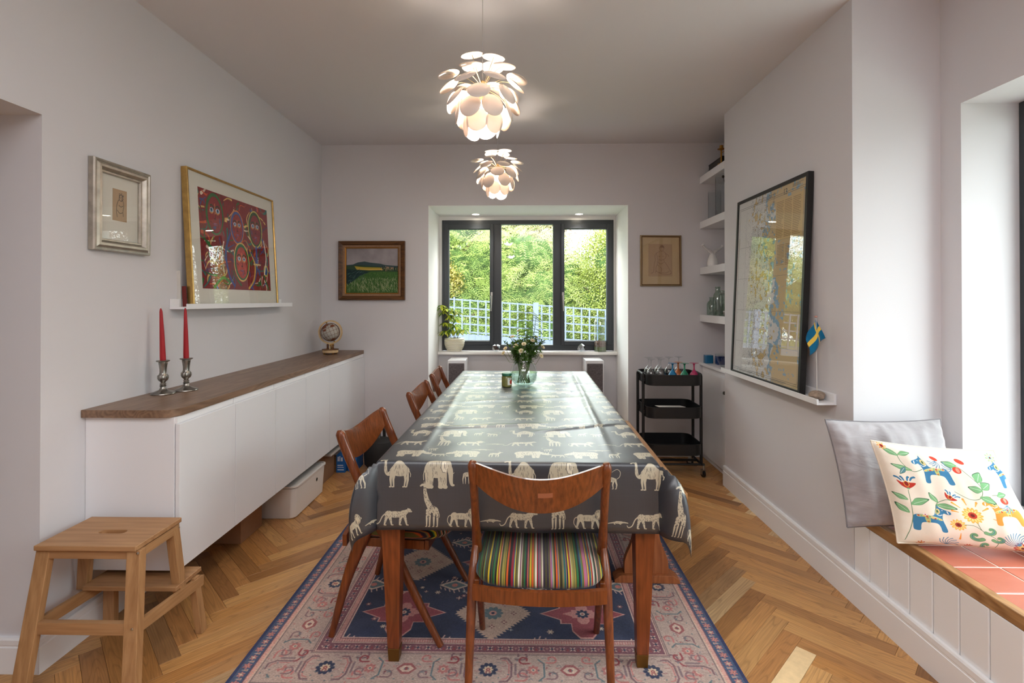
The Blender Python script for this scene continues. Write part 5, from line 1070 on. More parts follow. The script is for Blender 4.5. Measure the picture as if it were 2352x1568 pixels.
# ------------------------------------------------------------------ speakers in the niche
t = NT('speaker_cloth'); tc = t.n('TexCoord').outputs['Object']; n1 = t.n('TexNoise', {'Vector': t.n('Mapping', {'Vector': tc, 'Scale': (500, 500, 60)}).outputs[0], 'Scale': 1.0}); n2 = t.n('TexNoise', {'Vector': t.n('Mapping', {'Vector': tc, 'Scale': (60, 60, 500)}).outputs[0], 'Scale': 1.0})
t.P(col=t.ramp(t.math('MULTIPLY', n1.outputs[0], n2.outputs[0]).outputs[0], [(.12, lin((66, 60, 62))), (.4, lin((122, 114, 116)))]), rough=.95); M_spk = t.m
for x0, x1, lab in ((-.682, -.517, 'tall white speaker with grey cloth front, left end of the window recess'), (.597, .762, 'tall white speaker with grey cloth front, right end of the window recess')):
    s = thing('speaker', lab, 'speaker', ((x0+x1)/2, 4.82, 0), 'floor-standing speakers in the window recess')
    put(MB().box(x0, 4.675, .0005, x1, 4.955, .800), 'cabinet', M_lam, s, bevel=.006, seg=3); put(MB().box(x0+.010, 4.664, .03, x1-.010, 4.674, .772), 'grille', M_spk, s, bevel=.005, seg=3)

# ------------------------------------------------------------------ trolley and glasses
tr = thing('trolley', 'black three-tier metal trolley on castors by the alcove', 'trolley', (1.165, 4.05, 0))
TX0, TX1, TY0, TY1 = .962, 1.385, 3.872, 4.222
for z0, z1 in ((.702, .786), (.452, .538), (.170, .256)):
    m = MB(); lo = [L3(rrect(TX0+.008, TY0+.008, TX1-.008, TY1-.008, .06), z0), L3(rrect(TX0, TY0, TX1, TY1, .065), z0+.004), L3(rrect(TX0, TY0, TX1, TY1, .065), z1), L3(rrect(TX0-.004, TY0-.004, TX1+.004, TY1+.004, .067), z1+.001), L3(rrect(TX0-.004, TY0-.004, TX1+.004, TY1+.004, .067), z1-.004),
         L3(rrect(TX0+.003, TY0+.003, TX1-.003, TY1-.003, .062), z1-.004), L3(rrect(TX0+.003, TY0+.003, TX1-.003, TY1-.003, .062), z0+.0055)]
    lo = lo[:4]+[L3(rrect(TX0+.003, TY0+.003, TX1-.003, TY1-.003, .062), z1+.001)]+lo[6:]
    put(loft(m, lo), 'tray', M_black, tr, smooth=True, ang=40)
for x in (TX0-.012, TX1+.012):
    for y in (3.955, 4.14): put(MB().tube([(x, y, .075), (x, y, .765), (x+(.004 if x < 1 else -.004), y, .78)], (.0095), 10, flat=1.2), 'post', M_black, tr, smooth=True)
    put(MB().tube([(x, 3.955, .765), (x, 3.965, .780), (x, 4.05, .784), (x, 4.13, .780), (x, 4.14, .765)], .009, 10), 'top_loop', M_black, tr, smooth=True)
    sgn = 1 if x > 1.2 else -1
    put(MB().tube(cm([(x, 3.90, .098), (x, 3.94, .088), (x, 4.04, .086), (x, 4.15, .088), (x, 4.19, .098)], 3), .010, 8), 'side_foot', M_black, tr, smooth=True)
    for z in (.74, .49, .21):
        for y in (3.955, 4.14): put(MB().box(min(x, x-sgn*.012), y-.012, z-.014, max(x, x-sgn*.012), y+.012, z+.014), 'bracket', M_black, tr, bevel=.001)
put(MB().tube([(TX0-.012, 4.05, .086), (TX1+.012, 4.05, .086)], .010, 8), 'base_bar', M_black, tr, smooth=True); put(MB().tube([(TX0-.012, 3.93, .090), (TX1+.012, 3.93, .090)], .009, 8), 'base_bar', M_black, tr, smooth=True)
for x, y, a in ((TX0-.012, 3.90, 20), (TX1+.012, 3.90, 12), (TX0-.012, 4.19, -30), (TX1+.012, 4.19, 60)):
    A = Matrix.Translation((x, y, 0))@Matrix.Rotation(R(a), 4, 'Z')
    c = put(MB().box(-.014, -.004, .048, .014, .020, .060).box(-.015, -.004, .022, -.012, .022, .060).box(.012, -.004, .022, .015, .022, .060).lathe([(0, .06), (.008, .06), (.008, .09), (0, .09)], n=10).xf(A), 'castor_fork', M_steel, tr, bevel=.001, label='chrome castor fork')
    put(MB().lathe([(0, -.010), (.022, -.010), (.0265, -.007), (.0268, .007), (.022, .010), (0, .010)], n=24).xf(A@Matrix.Translation((0, .008, .0272))@Matrix.Rotation(R(90), 4, 'Y')), 'wheel', M_black, c, smooth=True)
solo(MB().obox((1.16, 3.965, .529), (.20, .13, .002), Matrix.Rotation(R(-7), 3, 'X')), 'leaflet', mat('leaflet_paper', (226, 220, 212), .7), 'pale leaflet lying in the middle tray of the black trolley', 'leaflet')
M_wg = glass('wine_glass', (244, 247, 248), blend=.11)
def colglass(n, c): 
    t = NT(n); t.P(col=lin(c), rough=.15, spec=.6); t.set(t.p, 'Transmission Weight', .35); t.set(t.p, 'Alpha', .93); return t.m
zt = .7075+.0005
wg_prof = [(.029, 0), (.035, .025), (.038, .055), (.037, .08), (.031, .102), (.018, .120), (.007, .130), (.0042, .14), (.0042, .175), (.008, .186), (.034, .1935), (.0345, .195), (.005, .194), (0, .194)]
def glassup(x, y, m, lab, prof, grp, nm):
    o = solo(MB().lathe(prof, (x, y, zt), 22), nm, m, lab, 'glass', grp, smooth=True, ang=60); return o
for x, y, lab in ((1.005, 3.93, 'clear upturned wine glass on the trolley, leftmost in the front row'), (1.082, 3.94, 'clear upturned wine glass on the trolley, second in the front row'), (1.01, 4.03, 'clear upturned wine glass on the trolley, leftmost of the second row'),
                  (1.095, 4.05, 'clear upturned wine glass on the trolley, in the middle row behind the blue goblet'), (1.18, 4.06, 'clear upturned wine glass on the trolley, behind the green goblet'), (1.27, 4.10, 'clear upturned wine glass on the trolley, in the back row at the right')):
    glassup(x, y, M_wg, lab, wg_prof, 'upturned clear wine glasses on the trolley', 'wine_glass')
gb = [(.032, 0), (.037, .03), (.0365, .055), (.029, .08), (.016, .098), (.0065, .112), (.0055, .145), (.010, .156), (.035, .1605), (.0352, .162), (.006, .1618), (0, .1618)]
for x, y, c, nm in ((1.172, 3.935, (40, 150, 206), 'blue'), (1.262, 3.930, (40, 160, 120), 'green'), (1.235, 4.00, (226, 130, 70), 'orange'), (1.340, 3.945, (220, 60, 120), 'pink')):
    glassup(x, y, colglass('%s_glass' % nm, c), '%s upturned goblet on the black trolley' % nm, gb, 'upturned coloured goblets on the trolley', 'goblet')

# ------------------------------------------------------------------ vase, bouquet, jar on the table
VX, VY = .018, 3.50; v_ = thing('vase', 'round clear glass fishbowl vase half full of water on the tablecloth', 'vase', (VX, VY, TTOP), local=True)
o_ = [(0, 0), (.045, 0), (.066, .010), (.086, .035), (.0945, .07), (.093, .10), (.082, .135), (.066, .16), (.058, .172), (.059, .178)]
put(MB().lathe(o_, n=36), 'bowl', glass('vase_glass', (240, 246, 246), blend=.10), v_, smooth=True, ang=80)
t = NT('water'); t.t.nodes.remove(t.p); g1 = t.n('BsdfTransparent', {0: lin((226, 236, 230))}); g2 = t.n('BsdfGlossy', {'Roughness': .0}); t.t.links.new(t.n('MixShader', {0: t.math('MINIMUM', t.n('Fresnel', {0: 1.33}).outputs[0], .35).outputs[0], 1: g1.outputs[0], 2: g2.outputs[0]}).outputs[0], t.out.inputs[0])
put(MB().lathe([(0, .006), (.044, .006), (.063, .014), (.082, .037), (.090, .07), (.0895, .092), (0, .092)], n=36), 'water', t.m, v_, smooth=True)
bq = thing('bouquet', 'bouquet of cream chrysanthemums and leafy stems in the glass vase', 'flowers', (VX, VY, TTOP+.012), local=True)
M_stem = mat('green_stem', (96, 128, 52), .6); M_leafd = mat('dark_leaf', (58, 96, 34), .55, var=(30, .35)); 
t = NT('light_leaf'); t.P(col=lin((150, 190, 60)), rough=.5); t.set(t.p, 'Transmission Weight', 0.0); M_leafl = t.m
def leafmat(n, c, tl_c, mixf=.45, var=True):
    t = NT(n); t.t.nodes.remove(t.p); at_ = t.n('Attribute', None, attribute_name='cv').outputs['Fac']
    a = t.mix(at_, tuple(x*.55 for x in lin(c)[:3])+(1,), tuple(min(1, x*1.35) for x in lin(c)[:3])+(1,)); b = t.mix(at_, tuple(x*.6 for x in lin(tl_c)[:3])+(1,), tuple(min(1, x*1.3) for x in lin(tl_c)[:3])+(1,))
    d = t.n('BsdfDiffuse', {0: a}); tr_ = t.n('BsdfTranslucent', {0: b}); gl2 = t.n('BsdfGlossy', {'Roughness': .4, 0: (1, 1, 1, 1)})
    mx = t.n('MixShader', {0: mixf, 1: d.outputs[0], 2: tr_.outputs[0]}); m2 = t.n('MixShader', {0: .05, 1: mx.outputs[0], 2: gl2.outputs[0]}); t.t.links.new(m2.outputs[0], t.out.inputs[0]); return t.m
def leaves(name, specs, m, parent, kind=None, label=None):
    """specs: (base, dir, up, length, width, droop, colour value); 3x2 quads per leaf, folded and curved"""
    V, F, C = [], [], []
    for b, d, u, L, W, dr, cval in specs:
        b, d, u = Vector(b), Vector(d).normalized(), Vector(u); s_ = d.cross(u)
        if s_.length < 1e-4: s_ = d.orthogonal()
        s_.normalize(); u = s_.cross(d); n0 = len(V)
        for t_, w_ in ((0, .12), (.3, .85), (.62, 1.0), (1, .02)):
            c = b+d*L*t_-Vector((0, 0, 1))*dr*L*t_*t_
            for q in (-1, 0, 1): V.append(tuple(c+s_*W/2*w_*q+u*(.12*W*abs(q)))); C.append(cval)
        for i in range(3):
            for j in range(2): k = n0+i*3+j; F.append((k, k+1, k+4, k+3))
    o0 = Vector(ORG.get(parent.name, (0, 0, 0))) if parent is not None else Vector((0, 0, 0))
    me = mesh(name, [Vector(p)-o0 for p in V], F, m, smooth=True, ang=60, fix=False); a = me.attributes.new('cv', 'FLOAT', 'POINT'); a.data.foreach_set('value', C)
    o = bpy.data.objects.new(name, me); COL.objects.link(o); o.parent = parent
    if kind: o['kind'] = kind
    if label: o['label'] = label
    return o
rq = random.Random(11); st_ = MB(); spec = []; heads = []
def rv(r, z0, z1): a = rq.uniform(0, 6.283); q = r*math.sqrt(rq.random()); return Vector((q*math.cos(a), q*math.sin(a), rq.uniform(z0, z1)))
for k in range(34):
    a = rq.uniform(0, 6.283); bt = Vector((.045*math.cos(a+2.6), .045*math.sin(a+2.6), .008)); nk = Vector((.045*math.cos(a+1), .045*math.sin(a+1), .15)); r_ = rq.uniform(.03, .15); tp = Vector((r_*math.cos(a), r_*math.sin(a), rq.uniform(.24, .36)-r_*.35))
    pts = cm([bt, nk, nk*.4+tp*.6+Vector((0, 0, .02)), tp], 4); st_.tube(pts, .0019, 5)
    heads.append(tp)
    for j in range(15):
        q = rq.uniform(.35, 1); i = int(q*(len(pts)-1)); b = Vector(pts[i]); d = Vector((rq.uniform(-1, 1), rq.uniform(-1, 1), rq.uniform(-.1, .8)))
        for s in range(3): spec.append((b, d+Vector((rq.uniform(-.5, .5), rq.uniform(-.5, .5), rq.uniform(-.3, .3))), (0, 0, 1), rq.uniform(.022, .042), rq.uniform(.007, .012), .25, rq.random()))
put(st_, 'stems', M_stem, bq, smooth=True, kind='stuff'); leaves('leaves', spec, leafmat('bouquet_leaf', (64, 100, 40), (120, 160, 50), .3), bq, 'stuff')
for k, (bx, by) in enumerate(((.0, 0), (.05, .02), (-.03, .03), (.09, -.01), (.02, -.03))):
    base = Vector((bx*.3, by*.3, .18)); tp = Vector((bx+rq.uniform(-.02, .02), by, rq.uniform(.46, .55))); pts = cm([base, (base+tp)/2+Vector((.01, 0, 0)), tp], 6); m = MB().tube(pts, .0018, 5); sb = put(m, 'sprig_stem', M_stem, bq, smooth=True); sp_ = []
    for i in range(4, len(pts)):
        for s in (-1, 1):
            a = rq.uniform(-.6, .6)+(0 if s > 0 else math.pi); sp_.append((pts[i], (math.cos(a), math.sin(a)*.8, rq.uniform(-.2, .5)), (0, 0, 1), rq.uniform(.045, .07), rq.uniform(.018, .028), .45, rq.random()))
    leaves('sprig_leaves', sp_, leafmat('sprig_leaf_%d' % k, (120, 160, 50), (190, 220, 70), .5), sb)
M_pet = mat('cream_petal', (240, 228, 196), .6); M_cen = mat('flower_centre', (214, 190, 90), .8)
hp = [(-.125, -.03, .215), (-.078, .01, .292), (.0, -.06, .248), (.118, -.03, .165), (-.055, -.06, .235), (.03, .0, .262), (.06, -.04, .27), (.085, .02, .29), (-.02, -.09, .205), (-.14, .0, .18), (-.035, .05, .33), (.13, .02, .22)]
for i, h in enumerate(hp):
    h = Vector(h)+Vector((0, 0, .03)); n_ = (h-Vector((0, 0, .12))+Vector((0, -.10, .04))).normalized(); V = MB(); q_ = n_.to_track_quat('Z', 'Y').to_matrix(); s = rq.uniform(.017, .024)
    for ring_, (nk_, el, ln) in enumerate(((16, 10, 1), (14, 28, .86), (10, 50, .62), (6, 68, .42))):
        for k in range(nk_):
            a = 2*math.pi*(k+.5*ring_)/nk_; d = Vector((math.cos(a)*math.cos(R(el)), math.sin(a)*math.cos(R(el)), math.sin(R(el)))); sd = Vector((-math.sin(a), math.cos(a), 0)); w_ = s*.16
            pts = [d*s*.1-sd*w_*.5, d*s*.1+sd*w_*.5, d*s*ln*.75+sd*w_, d*s*ln+Vector((0, 0, .001)), d*s*ln*.75-sd*w_]; V.add([h+q_@p_ for p_ in pts], [(0, 1, 2, 3, 4)])
    f_ = put(V, 'flower_head', M_pet, bq, fix=False, label='cream chrysanthemum head' if i == 0 else None); put(MB().ball(h+n_*.004, s*.28, 5, .5), 'flower_centre', M_cen, f_, smooth=True)
    put(MB().tube([(h.x*.25, h.y*.25, .15), (h.x*.7, h.y*.7, h.z*.7), tuple(h-n_*.002)], .0014, 5), 'flower_stem', M_stem, f_)
jr = thing('jar', 'small glass jar of green paste with a green lid on the tablecloth', 'jar', (-.099, 3.455, TTOP), local=True)
put(MB().lathe([(0, 0), (.032, 0), (.035, .004), (.035, .066), (.030, .074), (0, .074)], n=28), 'contents', mat('olive_paste', (112, 112, 44), .4, var=(60, .2), coat=.8), jr, smooth=True)
put(MB().lathe([(0, .0745), (.033, .0745), (.034, .077), (.034, .089), (.032, .092), (0, .092)], n=28), 'lid', mat('green_lid', (40, 110, 84), .35), jr, smooth=True)
m = MB(); m.grid(lambda a, b: (.0355*math.cos(R(-78+a*100)), .0355*math.sin(R(-78+a*100)), .014+b*.048), 14, 1); lb = CV(.062, .048, 240, (228, 232, 222)); lb.ell(.03, .02, .014, .016, (190, 60, 40)); lb.ell(.045, .03, .008, .010, (70, 120, 50)); textlines(lb, .008, .055, .043, 2, .004, (40, 44, 40), 1, .0008)
put(m, 'paper_label', printmat('jar_label', lb, .6), jr, smooth=True, uv=[(i/14, j) for j in range(2) for i in range(15)], label='white printed paper wrap')

# ------------------------------------------------------------------ sill plants, crystals, terrarium
SIL = .8572
pp = thing('potted_plant', 'variegated yellow-green umbrella plant in a ribbed white pot on the window sill', 'plant', (-.655, 4.955, SIL), local=True)
pr = [(0, 0), (.055, 0)]; n = 9
for k in range(n): z0 = .004+k*.0135; r0 = .060+.034*math.sin(math.pi*min(1, (k+1.2)/n*.62)); pr += [(r0, z0), (r0+.007, z0+.004), (r0+.007, z0+.009), (r0, z0+.0125)]
pr += [(.072, .128), (.066, .128), (.066, .112), (0, .112)]; put(MB().lathe(pr, n=36), 'pot', mat('cream_ceramic', (228, 222, 204), .4), pp, smooth=True, ang=40); put(MB().lathe([(0, .113), (.066, .113), (.066, .114), (0, .118)], n=20), 'soil', mat('potting_soil', (56, 40, 28), 1, bump=(90, .8)), pp)
stems = [[(0, 0, .115), (-.02, -.01, .19), (-.055, -.01, .27), (-.08, 0, .36), (-.105, .0, .44)], [(.01, 0, .115), (-.01, 0, .22), (-.01, -.01, .32), (.02, -.01, .39)], [(-.02, 0, .115), (-.07, -.02, .17), (-.10, -.02, .18)], [(.02, 0, .115), (.06, -.02, .19), (.09, -.03, .20)]]
M_st2 = mat('woody_stem', (110, 90, 50), .7); M_var = leafmat('variegated_leaf', (190, 200, 60), (226, 230, 90), .45); M_var2 = leafmat('green_leaf', (84, 120, 48), (130, 170, 60), .35)
for s in stems:
    pts = cm(s, 5); so_ = put(MB().tube(pts, .0032, 6), 'stem', M_st2, pp, smooth=True)
    for i in range(5, len(pts), 2 if len(s) > 3 else 3):
        for w_ in range(1 if i < len(pts)-3 else 2):
            a = rq.uniform(0, 6.28); c = Vector(pts[i])+Vector((math.cos(a)*.035, -abs(math.sin(a))*.03, rq.uniform(-.01, .03))); sp_ = []; sp2 = []
            if c.x < -.128: c.x = -.128
            for k in range(8):
                b = 2*math.pi*k/8+a; q = (c, (math.cos(b), math.sin(b)*.8-.15, rq.uniform(-.45, -.05)), (0, 0, 1), rq.uniform(.052, .075), rq.uniform(.020, .027), .35, rq.random()); (sp_ if k % 3 else sp2).append(q)
            leaves('leaf_whorl', sp_, M_var, pp); leaves('leaf_whorl', sp2, M_var2, pp)
M_cry = NT('crystal'); M_cry.P(col=(1, 1, 1, 1), rough=.02); M_cry.set(M_cry.p, 'Transmission Weight', 1.0); M_cry.set(M_cry.p, 'IOR', 1.5); M_cry = M_cry.m
for x, y, lab in ((-.244, 4.925, 'faceted crystal ball on the window sill behind the flowers'), (.585, 4.925, 'faceted crystal ball on the window sill beside the glass terrarium')):
    b = bmesh.new(); bmesh.ops.create_icosphere(b, subdivisions=1, radius=.044); mm = MB(); mm.v = [(v0.co.x+x, v0.co.y+y, v0.co.z*.93+SIL+.0375) for v0 in b.verts]; mm.f = [tuple(q.index for q in f0.verts) for f0 in b.faces]; b.free()
    solo(mm, 'crystal_ball', glass('crystal_%d' % int(x*10), (236, 242, 246), blend=.30), lab, 'ornament', 'faceted crystal balls on the window sill')
te = thing('terrarium', 'tall clear glass jar terrarium with soil and a small plant on the window sill', 'terrarium', (.772, 4.952, SIL), local=True)
put(MB().lathe([(0, 0), (.058, 0), (.061, .004), (.061, .285), (.056, .300), (.052, .306), (.052, .318)], n=32), 'jar', glass('terrarium_glass', (232, 240, 238), blend=.16), te, smooth=True); put(MB().lathe([(.0, .330), (.050, .330), (.054, .336), (.054, .346), (.050, .350), (0, .350)], n=28), 'lid', glass('terrarium_lid', (236, 242, 240), blend=.06), te, smooth=True)
put(MB().lathe([(0, .004), (.057, .004), (.057, .045), (0, .045)], n=28), 'moss_layer', mat('moss', (96, 110, 60), 1, var=(80, .5), bump=(120, 1.)), te, smooth=True); put(MB().lathe([(0, .046), (.057, .046), (.056, .085), (.03, .105), (0, .10)], n=28), 'soil', mat('terrarium_soil', (104, 70, 52), 1, var=(90, .4), bump=(120, 1.)), te, smooth=True)
sp_ = [((rq.uniform(-.02, .02), rq.uniform(-.02, .02), .10+.012*k), (rq.uniform(-1, 1), rq.uniform(-1, .6), rq.uniform(.1, .9)), (0, 0, 1), rq.uniform(.02, .04), rq.uniform(.010, .018), .3, rq.random()) for k in range(12) for _ in range(4)]
leaves('plant_leaves', sp_, leafmat('terr_leaf', (90, 140, 60), (140, 180, 80), .4), te, 'stuff'); put(MB().tube([(0, 0, .1), (.004, 0, .18), (-.008, 0, .24)], .002, 5), 'plant_stem', M_stem, te)

# ------------------------------------------------------------------ things on the alcove shelves
bx = thing('box', 'long black box on the top alcove shelf', 'box', (1.70, 4.25, 2.427)); put(MB().box(1.622, 4.10, 2.4275, 1.82, 4.39, 2.512), 'base', M_black, bx, bevel=.002); put(MB().box(1.620, 4.098, 2.5125, 1.822, 4.392, 2.522), 'lid', M_black, bx, bevel=.002)
ck = thing('candle_holder', 'brass chamber candlestick with a loop handle on the top alcove shelf', 'candlestick', (1.588, 4.03, 2.4275), local=True)
put(MB().lathe([(0, 0), (.024, .0), (.029, .008), (.028, .010), (.02, .004), (.006, .006), (.0065, .115), (.016, .122), (.030, .126), (.030, .129), (.014, .130), (.014, .155), (.010, .155), (.010, .13), (0, .13)], n=24), 'body', M_brass, ck, smooth=True); put(MB().tube(cm([(.006, -.0, .10), (.03, -.02, .11), (.055, -.03, .085), (.06, -.03, .04), (.045, -.01, .01)], 5), .003, 6), 'loop_handle', M_brass, ck, smooth=True)
def cyl(x, y, z, r, h, lab, nm='glass_cylinder', m=None, cat='vase', grp=None): return solo(MB().lathe([(0, 0), (r*.96, 0), (r, .004), (r, h), (r*1.02, h+.002)], (x, y, z), 26), nm, m or M_wg, lab, cat, grp, smooth=True)
cyl(1.625, 4.27, 2.0365, .052, .235, 'short clear glass cylinder on the second shelf, toward the back wall', grp='glass cylinders on the second shelf'); cyl(1.630, 4.10, 2.0365, .060, .325, 'tall clear glass cylinder on the second shelf, the taller one', grp='glass cylinders on the second shelf')
m = MB().ball((0, 0, 0), 1, 10); m.v = [(1.79+.078*x*(1+.2*mnoise.noise(Vector((x*3, y*3, z*3)))), 4.16+.19*y*(1+.15*mnoise.noise(Vector((x*3+4, y*3, z*3)))), max(2.0365, 2.0365+.065+.068*z)) for x, y, z in m.v]
solo(m, 'basket', mat('rattan', (120, 78, 44), .8, var=(90, .3), bump=(120, 1.)), 'brown woven basket behind the glass cylinders on the second shelf', 'basket', smooth=True)
sc_ = thing('ladle', 'small dark metal ladle hanging beside the tall glass cylinder', 'ladle', (1.585, 3.93, 2.18), local=True); put(MB().tube(cm([(0, 0, 0), (-.004, .01, .06), (-.01, .025, .13)], 4), .0022, 6), 'rod', mat('dark_metal', (60, 54, 50), .4, .8), sc_, smooth=True); put(MB().ball((-.012, .028, .138), .011, 6), 'cup', mat('dark_metal2', (60, 54, 50), .4, .8), sc_, smooth=True)
tv = thing('twin_vase', 'white porcelain vase with two curved spouts on the third alcove shelf', 'vase', (1.615, 4.29, 1.6395), local=True); M_por = mat('porcelain', (232, 230, 228), .25, coat=.4)
put(MB().lathe([(0, 0), (.034, 0), (.042, .006), (.045, .03), (.040, .06), (.028, .09), (.022, .108)], n=24), 'body', M_por, tv, smooth=True)
for s in (-1, 1): put(MB().tube(cm([(0, 0, .085), (s*.016, s*.010, .118), (s*.048, s*.030, .138), (s*.084, s*.050, .158), (s*.105, s*.060, .178)], 5), [.022]*5+[.018]*5+[.013]*5+[.012]*5+[.016], 12, flat=.8), 'spout', M_por, tv, smooth=True)
dk = thing('metal_ring', 'dark round metal ornament on the third alcove shelf at its near end', 'ornament', (1.62, 3.97, 1.6395), local=True)
put(MB().tube([(.0, .045*math.cos(2*math.pi*k/24), .05+.045*math.sin(2*math.pi*k/24)) for k in range(25)], .005, 8, cap=False), 'hoop', M_black, dk, smooth=True); put(MB().box(-.02, -.02, 0, .02, .02, .006), 'foot', M_black, dk)
M_gg = glass('green_tint_glass', (206, 222, 212), blend=.10)
def bottle(x, y, r, h, m, lab, nm, handle=False, cat='jar'):
    t_ = thing(nm, lab, cat, (x, y, 1.2315), 'glassware on the lowest shelf', local=True)
    put(MB().lathe([(0, 0), (r*.95, 0), (r, .006), (r, h*.62), (r*.8, h*.74), (r*.5, h*.82), (r*.48, h*.95), (r*.56, h*.97), (r*.56, h)], n=22), 'body', m, t_, smooth=True)
    if handle: put(MB().tube(cm([(0, r*.9, h*.3), (0, r*1.6, h*.45), (0, r*1.55, h*.7), (0, r*.55, h*.85)], 4), .005, 6), 'jug_handle', m, t_, smooth=True)
bottle(1.617, 4.31, .042, .15, M_gg, 'small green-tinted glass jug on the lowest shelf', 'glass_jug', True, 'jug'); bottle(1.612, 4.17, .040, .235, M_gg, 'tall green-tinted glass bottle on the lowest shelf', 'glass_bottle', False, 'bottle')
jj = thing('storage_jar', 'wide clear glass storage jar with a clip lid on the lowest shelf', 'jar', (1.635, 4.05, 1.2315), local=True); put(MB().lathe([(0, 0), (.058, 0), (.062, .006), (.062, .165), (.05, .18), (.05, .19)], n=26), 'body', M_gg, jj, smooth=True); put(MB().lathe([(0, .205), (.045, .203), (.053, .195), (.053, .188), (0, .188)], n=26), 'lid', M_gg, jj, smooth=True); put(MB().tube([(.052*math.cos(2*math.pi*k/20), .052*math.sin(2*math.pi*k/20), .183) for k in range(21)], .0022, 5, cap=False), 'wire_clip', M_steel, jj)
sl = thing('silver_bowl', 'small round silver dish beside the storage jar on the lowest shelf', 'dish', (1.60, 3.94, 1.2315), local=True); put(MB().lathe([(0, .0), (.018, 0), (.030, .012), (.036, .03), (.036, .04), (.02, .055), (0, .058)], n=22), 'body', M_pewter, sl, smooth=True)
for x, y, c, lab in ((1.60, 4.35, (30, 120, 170), 'small teal blue glass tumbler on the cupboard top'), (1.665, 4.26, (30, 60, 130), 'small dark blue glass tumbler on the cupboard top')):
    solo(MB().prism(rrect(x-.032, y-.032, x+.032, y+.032, .008, 3), .8195, .888), 'tumbler', colglass('tumbler_%d' % int(y*100), c), lab, 'tumbler', 'blue glass tumblers on the cupboard', smooth=True)
for q, (x, y, z, r, h, c, lab) in enumerate(((1.650, 4.12, .8195, .075, .10, (235, 240, 240), 'large clear glass salad bowl on the cupboard top'), (1.71, 3.93, .8195, .05, .13, (240, 130, 170), 'pink tinted glass tumbler on the cupboard top at the near end'))):
    m = MB(); n = 28; pr = [(0, 0), (r*.45, 0), (r*.5, .004), (r*.8, h*.5), (r, h), (r*.97, h+.002)]; V = []
    for rr_, z_ in pr:
        for k in range(n): fl_ = 1+.03*math.cos(7*2*math.pi*k/n)*(z_/h); a = 2*math.pi*k/n; V.append((x+max(rr_, 1e-5)*fl_*math.cos(a), y+max(rr_, 1e-5)*fl_*math.sin(a), z+z_))
    m.add(V, [(i*n+k, i*n+(k+1) % n, (i+1)*n+(k+1) % n, (i+1)*n+k) for i in range(len(pr)-1) for k in range(n)]); solo(m, 'glass_bowl' if q == 0 else 'pink_tumbler', glass('bowl_glass_%d' % q, c, blend=.06), lab, 'bowl' if q == 0 else 'tumbler', smooth=True)
# ------------------------------------------------------------------ cushions on the window seat
def cushion(name, lab, cs, th, m, wr, seed, n=44):
    bl, br, tr_, tl_ = [Vector(c) for c in cs]; nr = (br-bl).cross(tl_-bl).normalized(); V = []; UV = []; F = []; cen = (bl+br+tr_+tl_)/4
    def pt(i, j, side):
        u, v = -1+2*i/n, -1+2*j/n; pu, pv = u*(1-.055*(1-v*v)), v*(1-.055*(1-u*u)); a, b = (pu+1)/2, (pv+1)/2
        p_ = bl*(1-a)*(1-b)+br*a*(1-b)+tr_*a*b+tl_*(1-a)*b; h = th*(max(0, 1-u*u)**.42)*(max(0, 1-v*v)**.42)*.5
        nz = mnoise.noise(Vector((u*2.2+seed, v*2.2, side)))*wr*.9+mnoise.noise(Vector((u*6+seed, v*1.5, 3+side)))*wr*.5; e_ = max(abs(u), abs(v))
        pk = .5*wr*math.sin(34*(v if abs(u) > abs(v) else u))*max(0, e_-.82)/.18*(1 if e_ < .99 else .3)
        sag = -.018*(1-abs(v))*0
        return p_+nr*side*(h+(nz+pk)*min(1, (1-e_)*6))
    for side in (1, -1):
        n0 = len(V)
        for j in range(n+1):
            for i in range(n+1): V.append(tuple(pt(i, j, side))); UV.append((i/n if side > 0 else 1-i/n, j/n))
        for j in range(n):
            for i in range(n): q = (n0+j*(n+1)+i, n0+j*(n+1)+i+1, n0+(j+1)*(n+1)+i+1, n0+(j+1)*(n+1)+i); F.append(q if side > 0 else q[::-1])
    mb = MB().add(V, F); c = thing(name, lab, 'cushion', tuple(cen))
    body = put(mb, 'cover', m, c, smooth=True, uv=UV, ang=180, fix=False); eg = [pt(i, 0, 0) for i in range(n+1)]+[pt(n, j, 0) for j in range(1, n+1)]+[pt(i, n, 0) for i in range(n-1, -1, -1)]+[pt(0, j, 0) for j in range(n-1, -1, -1)]
    put(MB().tube(eg, .0032, 6, cap=False), 'seam', m if name == 'x' else M_seam, c, smooth=True); return c
M_seam = mat('grey_seam', (120, 116, 120), .9)
t = NT('grey_velvet'); tc = t.n('TexCoord').outputs['Object']; n1 = t.n('TexNoise', {'Vector': tc, 'Scale': 7.0, 'Detail': 3.0, 'Distortion': 1.0}); t.P(col=t.ramp(n1.outputs[0], [(.3, lin((146, 141, 144))), (.7, lin((178, 174, 178)))]), rough=.8, sheen=.6)
n2 = t.n('TexNoise', {'Vector': t.n('Mapping', {'Vector': tc, 'Scale': (5, 5, 14)}).outputs[0], 'Scale': 1.0, 'Detail': 4.0, 'Distortion': .8}); t.bump(n2.outputs[0], .5, .02)
cushion('cushion', 'plain grey velvet cushion leaning in the window seat corner behind the patterned one', [(1.352, 2.125, .415), (1.80, 2.09, .425), (1.815, 2.225, .842), (1.322, 2.225, .838)], .15, t.m, .022, 1.3)
M_seam = mat('cream_seam', (226, 216, 200), .9)
kc = CV(.48, .46, 1150, (240, 231, 216)); CB_, CO, GRN, DG, RD, YE = (62, 126, 168), (240, 160, 70), (126, 182, 130), (60, 100, 76), (190, 56, 44), (244, 190, 90)
